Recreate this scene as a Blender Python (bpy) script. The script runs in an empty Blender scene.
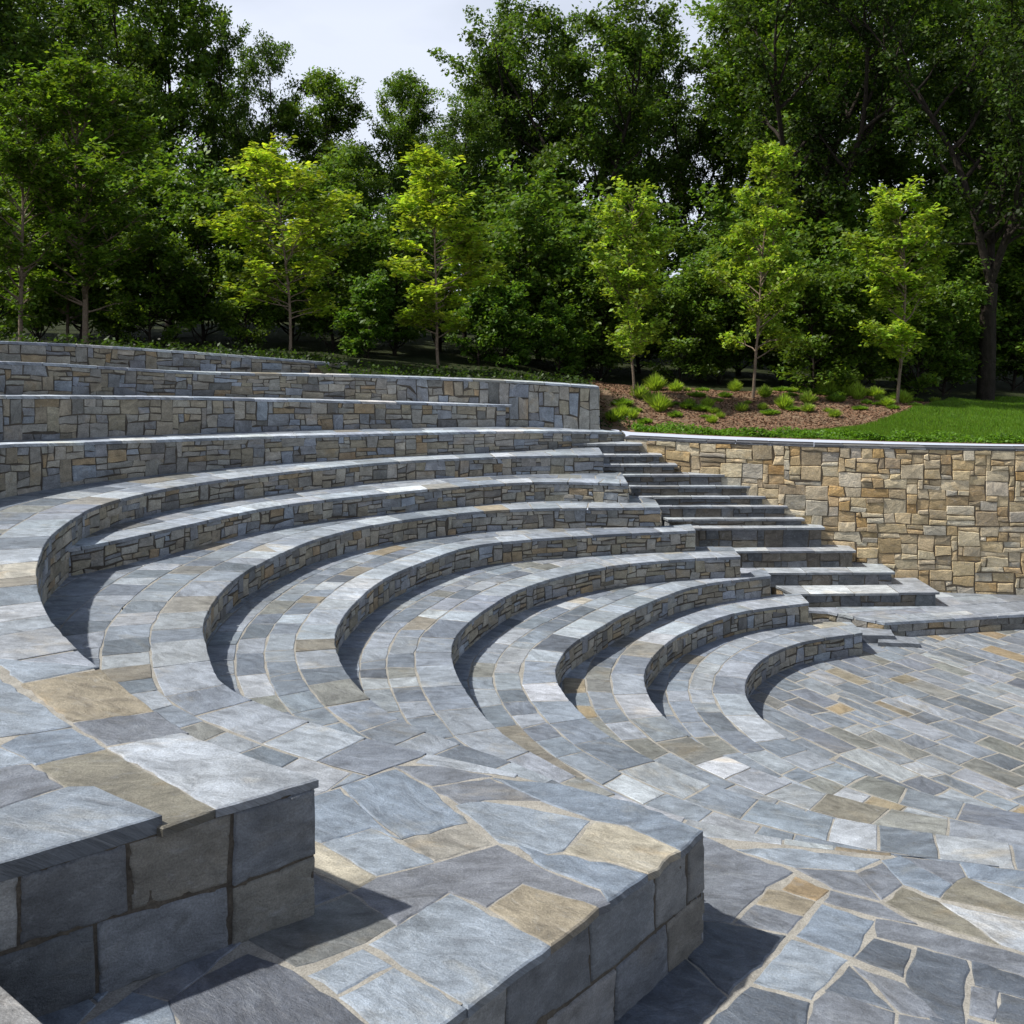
import bpy, math, random
import numpy as np
from mathutils import Vector, noise

random.seed(7)
RNG = np.random.default_rng(11)
scene = bpy.context.scene
COL = scene.collection
EYE = 5.9          # eye height above the plaza (plaza = z 0)

# ------------------------------------------------------------------ camera, sun, sky
cam_d = bpy.data.cameras.new("camera")
cam = bpy.data.objects.new("camera", cam_d)
COL.objects.link(cam)
cam.location = (0, 0, EYE)
cam.rotation_euler = (math.radians(90), 0, 0)
cam_d.sensor_width = 36
cam_d.lens = 36 * 1000 / 1024
cam_d.shift_y = -(512 - 330) / 1024
cam_d.clip_start = 0.05
cam_d.clip_end = 2000
scene.camera = cam

SUN = Vector((-0.50, -0.045, 0.70)).normalized()
sun_d = bpy.data.lights.new("sun", 'SUN')
sun_d.energy = 5.0
sun_d.angle = math.radians(1.3)
sun_d.color = (1.0, 0.955, 0.88)
sun = bpy.data.objects.new("sun", sun_d)
COL.objects.link(sun)
sun.location = (-20, 10, 40)
sun.rotation_euler = SUN.to_track_quat('Z', 'Y').to_euler()

world = bpy.data.worlds.new("World")
scene.world = world
world.use_nodes = True
nt = world.node_tree
for n in list(nt.nodes):
    nt.nodes.remove(n)
wo = nt.nodes.new('ShaderNodeOutputWorld')
bg = nt.nodes.new('ShaderNodeBackground')
sky = nt.nodes.new('ShaderNodeTexSky')
sky.sky_type = 'NISHITA'
sky.sun_disc = False
sky.sun_elevation = math.asin(SUN.z)
sky.sun_rotation = math.atan2(SUN.x, SUN.y)
sky.air_density = 1.0
sky.dust_density = 2.2
sky.ozone_density = 1.2
# thin bright cloud veil mixed over the clear sky
tc = nt.nodes.new('ShaderNodeTexCoord')
mp = nt.nodes.new('ShaderNodeMapping')
mp.inputs['Scale'].default_value = (1.5, 1.5, 4.0)
nz = nt.nodes.new('ShaderNodeTexNoise')
nz.inputs['Scale'].default_value = 2.2
nz.inputs['Detail'].default_value = 6
cr = nt.nodes.new('ShaderNodeMapRange')
cr.inputs['From Min'].default_value = 0.3
cr.inputs['From Max'].default_value = 0.65
cr.inputs['To Min'].default_value = 0.55
cr.inputs['To Max'].default_value = 0.85
mx = nt.nodes.new('ShaderNodeMix')
mx.data_type = 'RGBA'
mx.inputs[7].default_value = (10.2, 11.0, 12.8, 1)
nt.links.new(tc.outputs['Generated'], mp.inputs['Vector'])
nt.links.new(mp.outputs[0], nz.inputs['Vector'])
nt.links.new(nz.outputs['Fac'], cr.inputs['Value'])
sx = nt.nodes.new('ShaderNodeSeparateXYZ')
nt.links.new(tc.outputs['Generated'], sx.inputs[0])
el = nt.nodes.new('ShaderNodeMapRange')
for i_, v_ in enumerate((0.22, 0.62, 0.35, -0.75)):
    el.inputs[i_ + 1].default_value = v_
nt.links.new(sx.outputs['Z'], el.inputs[0])
ad = nt.nodes.new('ShaderNodeMath'); ad.operation = 'ADD'; ad.use_clamp = True
nt.links.new(cr.outputs[0], ad.inputs[0]); nt.links.new(el.outputs[0], ad.inputs[1])
nt.links.new(ad.outputs[0], mx.inputs[0])
nt.links.new(sky.outputs[0], mx.inputs[6])
nt.links.new(mx.outputs[2], bg.inputs['Color'])
bg.inputs['Strength'].default_value = 0.081
nt.links.new(bg.outputs[0], wo.inputs['Surface'])

scene.view_settings.view_transform = 'Standard'
scene.view_settings.look = 'None'
scene.view_settings.exposure = 0
try:
    scene.cycles.max_bounces = 6
    scene.cycles.transparent_max_bounces = 4
    scene.cycles.caustics_reflective = False
    scene.cycles.caustics_refractive = False
except Exception:
    pass

# ------------------------------------------------------------------ materials
class NB:
    def __init__(s, name):
        s.m = bpy.data.materials.new(name)
        s.m.use_nodes = True
        s.t = s.m.node_tree
        for n in list(s.t.nodes):
            s.t.nodes.remove(n)
        s.out = s.t.nodes.new('ShaderNodeOutputMaterial')
    def n(s, typ, **kw):
        nd = s.t.nodes.new(typ)
        for k, v in kw.items():
            if k.startswith('i_'):
                nd.inputs[k[2:].replace('_', ' ')].default_value = v
            else:
                setattr(nd, k, v)
        return nd
    def l(s, a, b):
        s.t.links.new(a, b)
    def mix(s, blend, fac, a, b):
        nd = s.t.nodes.new('ShaderNodeMix')
        nd.data_type = 'RGBA'
        nd.blend_type = blend
        for sock, v in ((0, fac), (6, a), (7, b)):
            if hasattr(v, 'is_linked'):
                s.l(v, nd.inputs[sock])
            else:
                nd.inputs[sock].default_value = v
        return nd.outputs[2]
    def rng(s, v, a, b, c, d):
        nd = s.n('ShaderNodeMapRange')
        s.l(v, nd.inputs[0])
        for i, x in enumerate((a, b, c, d)):
            nd.inputs[i + 1].default_value = x
        return nd.outputs[0]

def stone_mat(name, bump=0.5, rust=0.5, rough=0.52, fine=70.0, contrast=0.44, stretch=4.0):
    b = NB(name)
    att = b.n('ShaderNodeAttribute', attribute_name='stone_col')
    uv = b.n('ShaderNodeUVMap', uv_map='UVMap')
    # cleft layers: long streaks along the stone
    m1 = b.n('ShaderNodeMapping')
    m1.inputs['Scale'].default_value = (1.0, stretch, 1)
    b.l(uv.outputs[0], m1.inputs[0])
    n1 = b.n('ShaderNodeTexNoise', i_Scale=3.2, i_Detail=8.0, i_Roughness=0.62, i_Distortion=0.9)
    b.l(m1.outputs[0], n1.inputs['Vector'])
    n2 = b.n('ShaderNodeTexNoise', i_Scale=fine, i_Detail=4.0, i_Roughness=0.7)
    b.l(uv.outputs[0], n2.inputs['Vector'])
    n3 = b.n('ShaderNodeTexNoise', i_Scale=1.5, i_Detail=5.0, i_Roughness=0.6)
    b.l(uv.outputs[0], n3.inputs['Vector'])
    v1 = b.rng(n1.outputs['Fac'], 0.28, 0.72, 1 - contrast, 1 + contrast)
    v2 = b.rng(n2.outputs['Fac'], 0.3, 0.7, 0.70, 1.30)
    n7 = b.n('ShaderNodeTexNoise', i_Scale=14.0, i_Detail=8.0, i_Roughness=0.8, i_Distortion=0.3)
    b.l(uv.outputs[0], n7.inputs['Vector'])
    v7 = b.rng(n7.outputs['Fac'], 0.3, 0.7, 0.80, 1.20)
    v3 = b.rng(n3.outputs['Fac'], 0.3, 0.7, 0.8, 1.2)
    mu = b.n('ShaderNodeMath', operation='MULTIPLY'); b.l(v1, mu.inputs[0]); b.l(v2, mu.inputs[1])
    mu2 = b.n('ShaderNodeMath', operation='MULTIPLY'); b.l(mu.outputs[0], mu2.inputs[0]); b.l(v3, mu2.inputs[1])
    mu3 = b.n('ShaderNodeMath', operation='MULTIPLY'); b.l(mu2.outputs[0], mu3.inputs[0]); b.l(v7, mu3.inputs[1]); mu2 = mu3
    c = b.mix('MULTIPLY', 1.0, att.outputs['Color'], (1, 1, 1, 1))
    cc = b.n('ShaderNodeVectorMath', operation='SCALE')
    b.l(c, cc.inputs[0]); b.l(mu2.outputs[0], cc.inputs['Scale'])
    # iron staining
    n4 = b.n('ShaderNodeTexNoise', i_Scale=1.1, i_Detail=6.0, i_Roughness=0.65, i_Distortion=0.6)
    mo = b.n('ShaderNodeMapping'); mo.inputs['Location'].default_value = (37, 11, 5)
    b.l(m1.outputs[0], mo.inputs[0]); b.l(mo.outputs[0], n4.inputs['Vector'])
    rf = b.rng(n4.outputs['Fac'], 0.56, 0.72, 0, rust)
    st = b.mix('MULTIPLY', rf, cc.outputs[0], (1.28, 1.03, 0.70, 1))
    # pale bloom along the cleft ridges
    n5 = b.n('ShaderNodeTexNoise', i_Scale=4.5, i_Detail=7.0, i_Roughness=0.7, i_Distortion=1.5)
    b.l(mo.outputs[0], n5.inputs['Vector'])
    wf = b.rng(n5.outputs['Fac'], 0.55, 0.8, 0, 0.42)
    fin = b.mix('MIX', wf, st, (0.42, 0.45, 0.48, 1))
    tco = b.n('ShaderNodeTexCoord')
    n8 = b.n('ShaderNodeTexNoise', i_Scale=0.9, i_Detail=7.0, i_Roughness=0.65, i_Distortion=0.6)
    b.l(tco.outputs['Object'], n8.inputs['Vector'])
    n9 = b.n('ShaderNodeTexNoise', i_Scale=7.0, i_Detail=6.0, i_Roughness=0.7)
    b.l(tco.outputs['Object'], n9.inputs['Vector'])
    fin = b.mix('MULTIPLY', b.rng(n8.outputs['Fac'], 0.5, 0.72, 0, 0.5), fin, (0.62, 0.60, 0.55, 1))
    fin = b.mix('MULTIPLY', b.rng(n9.outputs['Fac'], 0.56, 0.7, 0, 0.55), fin, (0.6, 0.58, 0.54, 1))
    # grime that settles in crevices
    p = b.n('ShaderNodeBsdfPrincipled')
    b.l(fin, p.inputs['Base Color'])
    b.l(b.rng(n1.outputs['Fac'], 0.3, 0.7, rough + 0.14, rough - 0.12), p.inputs['Roughness'])
    p.inputs['Specular IOR Level'].default_value = 0.6
    # relief: cleft ledges, mid ripples and grit
    n6 = b.n('ShaderNodeTexNoise', i_Scale=8.0, i_Detail=10.0, i_Roughness=0.7, i_Distortion=0.4)
    b.l(m1.outputs[0], n6.inputs['Vector'])
    vo = b.n('ShaderNodeTexVoronoi', i_Scale=fine*1.6)
    b.l(uv.outputs[0], vo.inputs['Vector'])
    def mul(sock, k):
        h = b.n('ShaderNodeMath', operation='MULTIPLY'); b.l(sock, h.inputs[0]); h.inputs[1].default_value = k
        return h.outputs[0]
    def add(p_, q_):
        h = b.n('ShaderNodeMath', operation='ADD'); b.l(p_, h.inputs[0]); b.l(q_, h.inputs[1])
        return h.outputs[0]
    hh = add(add(mul(n1.outputs['Fac'], 1.0), mul(n6.outputs['Fac'], 0.55)), add(mul(n2.outputs['Fac'], 0.2), mul(vo.outputs['Distance'], 0.05)))
    bp = b.n('ShaderNodeBump'); bp.inputs['Strength'].default_value = 1.0; bp.inputs['Distance'].default_value = bump*0.05
    b.l(hh, bp.inputs['Height']); b.l(bp.outputs[0], p.inputs['Normal'])
    b.l(p.outputs[0], b.out.inputs[0])
    return b.m

def plain_mat(name, c0, c1, scale=8.0, bump=0.3, rough=0.85, dist=0.02, fine=60, spec=0.2):
    b = NB(name)
    tc = b.n('ShaderNodeTexCoord')
    n1 = b.n('ShaderNodeTexNoise', i_Scale=scale, i_Detail=8.0, i_Roughness=0.65)
    n2 = b.n('ShaderNodeTexNoise', i_Scale=float(fine), i_Detail=4.0)
    b.l(tc.outputs['Object'], n1.inputs['Vector']); b.l(tc.outputs['Object'], n2.inputs['Vector'])
    c = b.mix('MIX', b.rng(n1.outputs['Fac'], 0.3, 0.7, 0, 1), c0 + (1,), c1 + (1,))
    sc = b.n('ShaderNodeVectorMath', operation='SCALE')
    b.l(c, sc.inputs[0]); b.l(b.rng(n2.outputs['Fac'], 0.3, 0.7, 0.75, 1.25), sc.inputs['Scale'])
    p = b.n('ShaderNodeBsdfPrincipled')
    b.l(sc.outputs[0], p.inputs['Base Color'])
    p.inputs['Roughness'].default_value = rough
    p.inputs['Specular IOR Level'].default_value = spec
    bp = b.n('ShaderNodeBump'); bp.inputs['Strength'].default_value = bump; bp.inputs['Distance'].default_value = dist
    ad = b.n('ShaderNodeMath', operation='ADD'); b.l(n1.outputs['Fac'], ad.inputs[0]); b.l(n2.outputs['Fac'], ad.inputs[1])
    b.l(ad.outputs[0], bp.inputs['Height']); b.l(bp.outputs[0], p.inputs['Normal'])
    b.l(p.outputs[0], b.out.inputs[0])
    return b.m

def leaf_mat(name, tint, trans=0.35, rough=0.5):
    b = NB(name)
    att = b.n('ShaderNodeAttribute', attribute_name='stone_col')
    oi = b.n('ShaderNodeObjectInfo')
    c = b.mix('MULTIPLY', 1.0, att.outputs['Color'], tint + (1,))
    p = b.n('ShaderNodeBsdfPrincipled')
    b.l(c, p.inputs['Base Color'])
    p.inputs['Roughness'].default_value = rough
    p.inputs['Specular IOR Level'].default_value = 0.35
    t = b.n('ShaderNodeBsdfTranslucent')
    tcx = b.mix('MULTIPLY', 1.0, c, (1.5, 1.5, 0.6, 1))
    b.l(tcx, t.inputs['Color'])
    ms = b.n('ShaderNodeMixShader')
    ms.inputs[0].default_value = trans
    b.l(p.outputs[0], ms.inputs[1]); b.l(t.outputs[0], ms.inputs[2])
    b.l(ms.outputs[0], b.out.inputs[0])
    return b.m

M_floor = stone_mat("bluestone_paving", bump=0.42, rust=0.5, rough=0.44, stretch=2.0)
M_wall = stone_mat("split_wall_stone", bump=0.9, rust=0.7, rough=0.75, fine=45, contrast=0.32, stretch=1.6)
M_ret = stone_mat("warm_wall_stone", bump=0.9, rust=0.6, rough=0.8, fine=45, contrast=0.28, stretch=1.4)
M_block = stone_mat("sawn_block_stone", bump=0.6, rust=0.35, rough=0.7, fine=80, contrast=0.3, stretch=1.8)
M_mortar = plain_mat("pale_mortar", (0.40, 0.385, 0.345), (0.25, 0.24, 0.215), 6, 0.5, 0.9, 0.01, 90)
M_joint = plain_mat("dark_wall_mortar", (0.12, 0.105, 0.085), (0.06, 0.053, 0.044), 6, 0.6, 0.95, 0.02, 60)
M_joint2 = plain_mat("sandy_wall_mortar", (0.26, 0.21, 0.15), (0.15, 0.12, 0.085), 6, 0.6, 0.95, 0.02, 60)
M_mulch = plain_mat("bark_mulch", (0.20, 0.135, 0.085), (0.34, 0.245, 0.165), 5, 1.0, 0.95, 0.06, 28)
M_forest = plain_mat("forest_floor", (0.02, 0.028, 0.01), (0.04, 0.05, 0.016), 2, 1.0, 0.95, 0.06, 20)
M_turf = plain_mat("turf", (0.06, 0.13, 0.015), (0.10, 0.20, 0.022), 1.2, 0.6, 0.9, 0.03, 60)
M_soil = plain_mat("under_soil", (0.12, 0.10, 0.07), (0.2, 0.17, 0.12), 2, 0.5, 0.95, 0.03, 30)
M_bark = plain_mat("dark_bark", (0.022, 0.018, 0.014), (0.05, 0.04, 0.032), 6, 1.0, 0.9, 0.05, 30)
M_bark2 = plain_mat("grey_brown_bark", (0.16, 0.12, 0.085), (0.26, 0.2, 0.15), 8, 0.8, 0.85, 0.03, 40)
M_leafD = leaf_mat("dark_foliage", (1, 1, 1), 0.42, 0.5)
M_leafS = leaf_mat("bright_foliage", (1, 1, 1), 0.45, 0.5)

# ------------------------------------------------------------------ scene helpers
def link(o, parent=None):
    COL.objects.link(o)
    if parent is not None:
        o.parent = parent
    return o

def thing(name, label, cat, group=None, loc=(0, 0, 0)):
    o = bpy.data.objects.new(name, None)
    o.empty_display_size = 0.3
    o.location = loc
    o['label'] = label
    o['category'] = cat
    if group:
        o['group'] = group
    return link(o)

def tag(o, label=None, cat=None, group=None, kind=None):
    if label: o['label'] = label
    if cat: o['category'] = cat
    if group: o['group'] = group
    if kind: o['kind'] = kind
    return o

class MB:
    """collects polygons with a colour and a uv per corner"""
    def __init__(s):
        s.v = []; s.f = []; s.c = []; s.u = []
    def add(s, verts, faces, col, uvs, fc=None):
        o = len(s.v); base = len(s.f)
        s.v.extend(verts)
        for f in faces:
            s.f.append([i + o for i in f])
            cc = col if (fc is None) else fc[len(s.f) - 1 - base]
            for i in f:
                s.c.append(cc); s.u.append(uvs[i])
    def build(s, name, mat, parent=None, smooth=False):
        me = bpy.data.meshes.new(name)
        me.from_pydata([tuple(p) for p in s.v], [], s.f)
        ca = me.color_attributes.new('stone_col', 'FLOAT_COLOR', 'CORNER')
        arr = np.ones((len(s.c), 4), dtype=np.float32)
        arr[:, :3] = np.array(s.c, dtype=np.float32).reshape(-1, 3)
        ca.data.foreach_set('color', arr.ravel())
        uvl = me.uv_layers.new(name='UVMap')
        uvl.data.foreach_set('uv', np.array(s.u, dtype=np.float32).ravel())
        me.materials.append(mat)
        me.update()
        o = bpy.data.objects.new(name, me)
        return link(o, parent)

def quads_obj(name, V, nper, cols, mat, parent=None):
    """V: (N*nper,3) loose polygons of nper corners, cols (N,3)"""
    N = len(V) // nper
    me = bpy.data.meshes.new(name)
    me.vertices.add(len(V)); me.vertices.foreach_set('co', V.astype(np.float32).ravel())
    me.loops.add(len(V)); me.loops.foreach_set('vertex_index', np.arange(len(V), dtype=np.int32))
    me.polygons.add(N)
    me.polygons.foreach_set('loop_start', np.arange(0, len(V), nper, dtype=np.int32))
    me.polygons.foreach_set('loop_total', np.full(N, nper, dtype=np.int32))
    ca = me.color_attributes.new('stone_col', 'FLOAT_COLOR', 'CORNER')
    arr = np.ones((len(V), 4), dtype=np.float32)
    arr[:, :3] = np.repeat(cols, nper, axis=0)
    ca.data.foreach_set('color', arr.ravel())
    me.materials.append(mat)
    me.update(calc_edges=True)
    o = bpy.data.objects.new(name, me)
    return link(o, parent)

# ------------------------------------------------------------------ plan geometry
def P(px, py, D):
    """plan position of a point D metres below eye height, surveyed from the photograph"""
    Y = 1000.0 * D / (py - 330.0)
    return ((px - 512.0) * Y / 1000.0, Y)

def area(p):
    a = 0
    for i in range(len(p)):
        x0, y0 = p[i]; x1, y1 = p[(i + 1) % len(p)]
        a += x0 * y1 - x1 * y0
    return a / 2

def ccw(p):
    return p if area(p) > 0 else p[::-1]

def clip_half(poly, a, b):
    """keep the part of poly on the left of a->b"""
    out = []
    ax, ay = a; dx, dy = b[0] - ax, b[1] - ay
    n = len(poly)
    for i in range(n):
        p = poly[i]; q = poly[(i + 1) % n]
        sp = dx * (p[1] - ay) - dy * (p[0] - ax)
        sq = dx * (q[1] - ay) - dy * (q[0] - ax)
        if sp >= 0:
            out.append(p)
        if (sp >= 0) != (sq >= 0):
            t = sp / (sp - sq)
            out.append((p[0] + t * (q[0] - p[0]), p[1] + t * (q[1] - p[1])))
    return out

def clip_region(region, convex):
    out = region
    n = len(convex)
    for i in range(n):
        out = clip_half(out, convex[i], convex[(i + 1) % n])
        if len(out) < 3:
            return []
    return out

def subtract(poly, hole):
    """largest piece of poly outside the convex (ccw) hole"""
    inter = clip_region(poly, hole)
    if len(inter) < 3 or abs(area(inter)) < 1e-4:
        return poly
    best = []; ba = 0
    for i in range(len(hole)):
        q = clip_half(poly, hole[(i + 1) % len(hole)], hole[i])
        if len(q) >= 3 and abs(area(q)) > ba:
            ba = abs(area(q)); best = q
    return best

def hull(pts):
    pts = sorted(set(pts))
    def half(ps):
        h = []
        for p in ps:
            while len(h) >= 2 and (h[-1][0]-h[-2][0])*(p[1]-h[-2][1])-(h[-1][1]-h[-2][1])*(p[0]-h[-2][0]) <= 0:
                h.pop()
            h.append(p)
        return h
    a = half(pts); b = half(pts[::-1])
    return a[:-1] + b[:-1]

def clean(p, eps=0.015):
    out = []
    for q in p:
        if not out or math.hypot(q[0]-out[-1][0], q[1]-out[-1][1]) > eps:
            out.append(q)
    while len(out) > 3 and math.hypot(out[0][0]-out[-1][0], out[0][1]-out[-1][1]) < eps:
        out.pop()
    return out

def inset(p, d):
    """offset a ccw polygon inwards by d"""
    n = len(p); out = []
    for i in range(n):
        a = p[i-1]; b = p[i]; c = p[(i+1) % n]
        e1 = (b[0]-a[0], b[1]-a[1]); e2 = (c[0]-b[0], c[1]-b[1])
        l1 = math.hypot(*e1) or 1; l2 = math.hypot(*e2) or 1
        n1 = (-e1[1]/l1, e1[0]/l1); n2 = (-e2[1]/l2, e2[0]/l2)
        mx, my = n1[0]+n2[0], n1[1]+n2[1]
        k = mx*n1[0] + my*n1[1]
        k = max(k, 0.5)
        out.append((b[0]+mx/k*d, b[1]+my/k*d))
    return out

def resample(pts, step=0.12, smooth=0):
    """chaikin-free: Catmull-Rom through pts, then even resample and smoothing. pts may carry extra values"""
    pts = [np.array(p, dtype=float) for p in pts]
    if len(pts) == 2:
        dense = [pts[0] + (pts[1]-pts[0])*t for t in np.linspace(0, 1, 20)]
    else:
        dense = []
        ext = [2*pts[0]-pts[1]] + pts + [2*pts[-1]-pts[-2]]
        for i in range(1, len(ext)-2):
            p0, p1, p2, p3 = ext[i-1:i+3]
            for t in np.linspace(0, 1, 24, endpoint=False):
                dense.append(0.5*((2*p1)+(-p0+p2)*t+(2*p0-5*p1+4*p2-p3)*t*t+(-p0+3*p1-3*p2+p3)*t**3))
        dense.append(pts[-1])
    d = np.array(dense)
    def even(d):
        seg = np.linalg.norm(np.diff(d[:, :2], axis=0), axis=1)
        s = np.concatenate([[0], np.cumsum(seg)])
        n = max(2, int(s[-1]/step)+1)
        t = np.linspace(0, s[-1], n)
        return np.stack([np.interp(t, s, d[:, k]) for k in range(d.shape[1])], axis=1)
    d = even(d)
    for _ in range(smooth):
        e = d.copy()
        e[1:-1] = 0.25*d[:-2]+0.5*d[1:-1]+0.25*d[2:]
        d = e
    return even(d) if smooth else d

def offset_path(d, w):
    """shift a polyline by w towards the stage (left of travel, positive w)"""
    t = np.gradient(d[:, :2], axis=0)
    t /= np.linalg.norm(t, axis=1)[:, None] + 1e-9
    n = np.stack([-t[:, 1], t[:, 0]], axis=1)
    o = d.copy()
    o[:, :2] += n*w
    return o

# ------------------------------------------------------------------ stones
PAL = [((0.255, 0.298, 0.355), 30), ((0.200, 0.235, 0.285), 18), ((0.330, 0.372, 0.425), 26), ((0.160, 0.185, 0.220), 3),
       ((0.42, 0.46, 0.50), 12), ((0.285, 0.27, 0.23), 3), ((0.33, 0.28, 0.20), 1.6), ((0.25, 0.26, 0.25), 7), ((0.46, 0.44, 0.38), 2)]
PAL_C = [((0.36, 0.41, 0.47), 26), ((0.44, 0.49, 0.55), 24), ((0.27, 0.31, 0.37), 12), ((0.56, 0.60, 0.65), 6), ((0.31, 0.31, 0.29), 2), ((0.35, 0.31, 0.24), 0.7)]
PAL_W = [((0.235, 0.250, 0.265), 18), ((0.290, 0.285, 0.255), 26), ((0.290, 0.262, 0.195), 24), ((0.345, 0.325, 0.270), 18),
         ((0.175, 0.175, 0.165), 9), ((0.300, 0.235, 0.145), 6), ((0.270, 0.305, 0.345), 8)]
PAL_R = [((0.53, 0.42, 0.25), 28), ((0.57, 0.48, 0.32), 24), ((0.46, 0.34, 0.18), 18), ((0.47, 0.31, 0.13), 8),
         ((0.42, 0.38, 0.30), 11), ((0.34, 0.27, 0.17), 10), ((0.60, 0.53, 0.39), 9)]
PAL_B = [((0.170, 0.184, 0.200), 4), ((0.195, 0.198, 0.195), 3), ((0.130, 0.140, 0.152), 2), ((0.19, 0.182, 0.16), 1.5)]
def pick(pal):
    r = random.random()*sum(w for _, w in pal)
    for c, w in pal:
        r -= w
        if r <= 0:
            break
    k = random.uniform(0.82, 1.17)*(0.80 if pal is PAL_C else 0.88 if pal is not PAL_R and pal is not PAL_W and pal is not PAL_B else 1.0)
    return tuple(max(0.01, x*k*random.uniform(0.985, 1.015)) for x in c)

CSC = [1.0]  # coping colour scale: sky glare on the higher tiers put into the colour
def floor_stone(mb, poly, zf, col=None, gap=0.012, depth=0.055, bevel=0.006, rough=0.004, already=False, jog=None, seg=0.16, lift=0.0, dark=True):
    poly = clean(ccw(list(poly)))
    if len(poly) < 3:
        return
    if not already:
        poly = inset(poly, gap/2)
    if area(poly) < 0.006:
        return
    pts = []
    n = len(poly)
    for i in range(n):
        a = poly[i]; b = poly[(i+1) % n]
        L = math.hypot(b[0]-a[0], b[1]-a[1])
        k = max(1, int(L/seg)) if L > 0.12 else 1
        nx, ny = (-(b[1]-a[1])/(L+1e-9), (b[0]-a[0])/(L+1e-9))
        for j in range(k):
            t = j/k
            r = random.gauss(0, rough) if j else random.gauss(0, rough*0.5)
            pts.append((a[0]+(b[0]-a[0])*t+nx*r, a[1]+(b[1]-a[1])*t+ny*r))
    inn = inset(pts, bevel*random.uniform(0.8, 1.3))
    m = len(pts)
    cx = sum(p[0] for p in pts)/m; cy = sum(p[1] for p in pts)/m
    tx, ty = random.gauss(0, 0.004), random.gauss(0, 0.004)
    dz = random.gauss(0, 0.0018) + lift
    def z(p, off):
        return zf(p[0], p[1]) + dz + tx*(p[0]-cx)+ty*(p[1]-cy) - off
    V = [(p[0], p[1], z(p, depth)) for p in pts] + [(p[0], p[1], z(p, bevel*0.8)) for p in pts] + [(p[0], p[1], z(p, 0)) for p in inn]
    F = []
    for i in range(m):
        j = (i+1) % m
        F.append((i, j, m+j, m+i)); F.append((m+i, m+j, 2*m+j, 2*m+i))
    F.append(tuple(2*m+i for i in range(m)))
    ang = (jog if jog is not None else math.radians(-20)) + random.gauss(0, 0.35)
    ca, sa = math.cos(ang), math.sin(ang); ou, ov = random.uniform(0, 60), random.uniform(0, 60)
    U = []
    for q in V:
        x = q[0]-cx; y = q[1]-cy
        U.append((ca*x+sa*y+ou+(q[2]*0.7), -sa*x+ca*y+ov+q[2]))
    c1 = col or pick(PAL)
    kd = random.uniform(0.38, 0.55) if dark else 1.0  # side faces painted darker, the shade on coping fronts put into colour
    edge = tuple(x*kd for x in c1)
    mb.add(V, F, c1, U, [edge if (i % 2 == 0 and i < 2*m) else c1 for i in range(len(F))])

def fill(mbs, cells, region, zf, holes=(), gap=0.012, pal=PAL, **kw):
    """cells: list of (convex polygon, part index)"""
    region = ccw(region)
    R = np.array(region); lo = R.min(0); hi = R.max(0)
    for cell, k in cells:
        c = np.array(cell)
        if (c.max(0) < lo).any() or (c.min(0) > hi).any():
            continue
        poly = ccw(list(map(tuple, cell)))
        poly = inset(poly, gap/2*random.uniform(0.7, 1.5))
        q = clip_region(region, poly)
        if len(q) < 3:
            continue
        for h in holes:
            q = subtract(q, h)
            if len(q) < 3: break
        if len(q) < 3:
            continue
        q = clean(q)
        if len(q) < 3 or abs(area(q)) < 0.012:
            continue
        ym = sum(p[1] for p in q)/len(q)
        far = random.random() < (ym-11.5)/4.0  # far copings draw from the paler palette, their glare painted in
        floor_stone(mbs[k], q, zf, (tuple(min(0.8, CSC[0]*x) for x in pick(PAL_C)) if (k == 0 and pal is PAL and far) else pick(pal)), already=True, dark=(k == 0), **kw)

def strip_cells(path, widths, lens, jit=0.015, skew=0.04, coping=True):
    """courses of stones that follow a path on the side away from the stage"""
    d = path[:, :2]
    t = np.gradient(d, axis=0); t /= np.linalg.norm(t, axis=1)[:, None]+1e-9
    for _ in range(6):
        t[1:-1] = 0.25*t[:-2]+0.5*t[1:-1]+0.25*t[2:]
    t /= np.linalg.norm(t, axis=1)[:, None]+1e-9
    n = np.stack([-t[:, 1], t[:, 0]], axis=1)
    seg = np.linalg.norm(np.diff(d, axis=0), axis=1)
    s = np.concatenate([[0], np.cumsum(seg)])
    def pt(u, w):
        x = np.interp(u, s, d[:, 0]); y = np.interp(u, s, d[:, 1])
        a = np.interp(u, s, n[:, 0]); b = np.interp(u, s, n[:, 1])
        ex = 0
        if u < 0: ex = u
        if u > s[-1]: ex = u - s[-1]
        tt = t[0] if u < 0 else t[-1]
        return (x - a*w + tt[0]*ex, y - b*w + tt[1]*ex)
    cells = []
    w0 = -0.06
    for k, wd in enumerate(widths):
        w1 = wd
        u = -random.uniform(0.1, 0.6)
        sk = 0
        while u < s[-1]+0.3:
            L = random.uniform(*lens[min(k, len(lens)-1)])
            sk2 = random.gauss(0, skew)
            u1 = u + L
            cells.append(([pt(u, w0), pt(u1, w0), pt(u1+sk2, w1), pt(u+sk, w1)], 0 if (k == 0 and coping) else 1))
            u = u1; sk = sk2
        w0 = w1
    return cells

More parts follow.
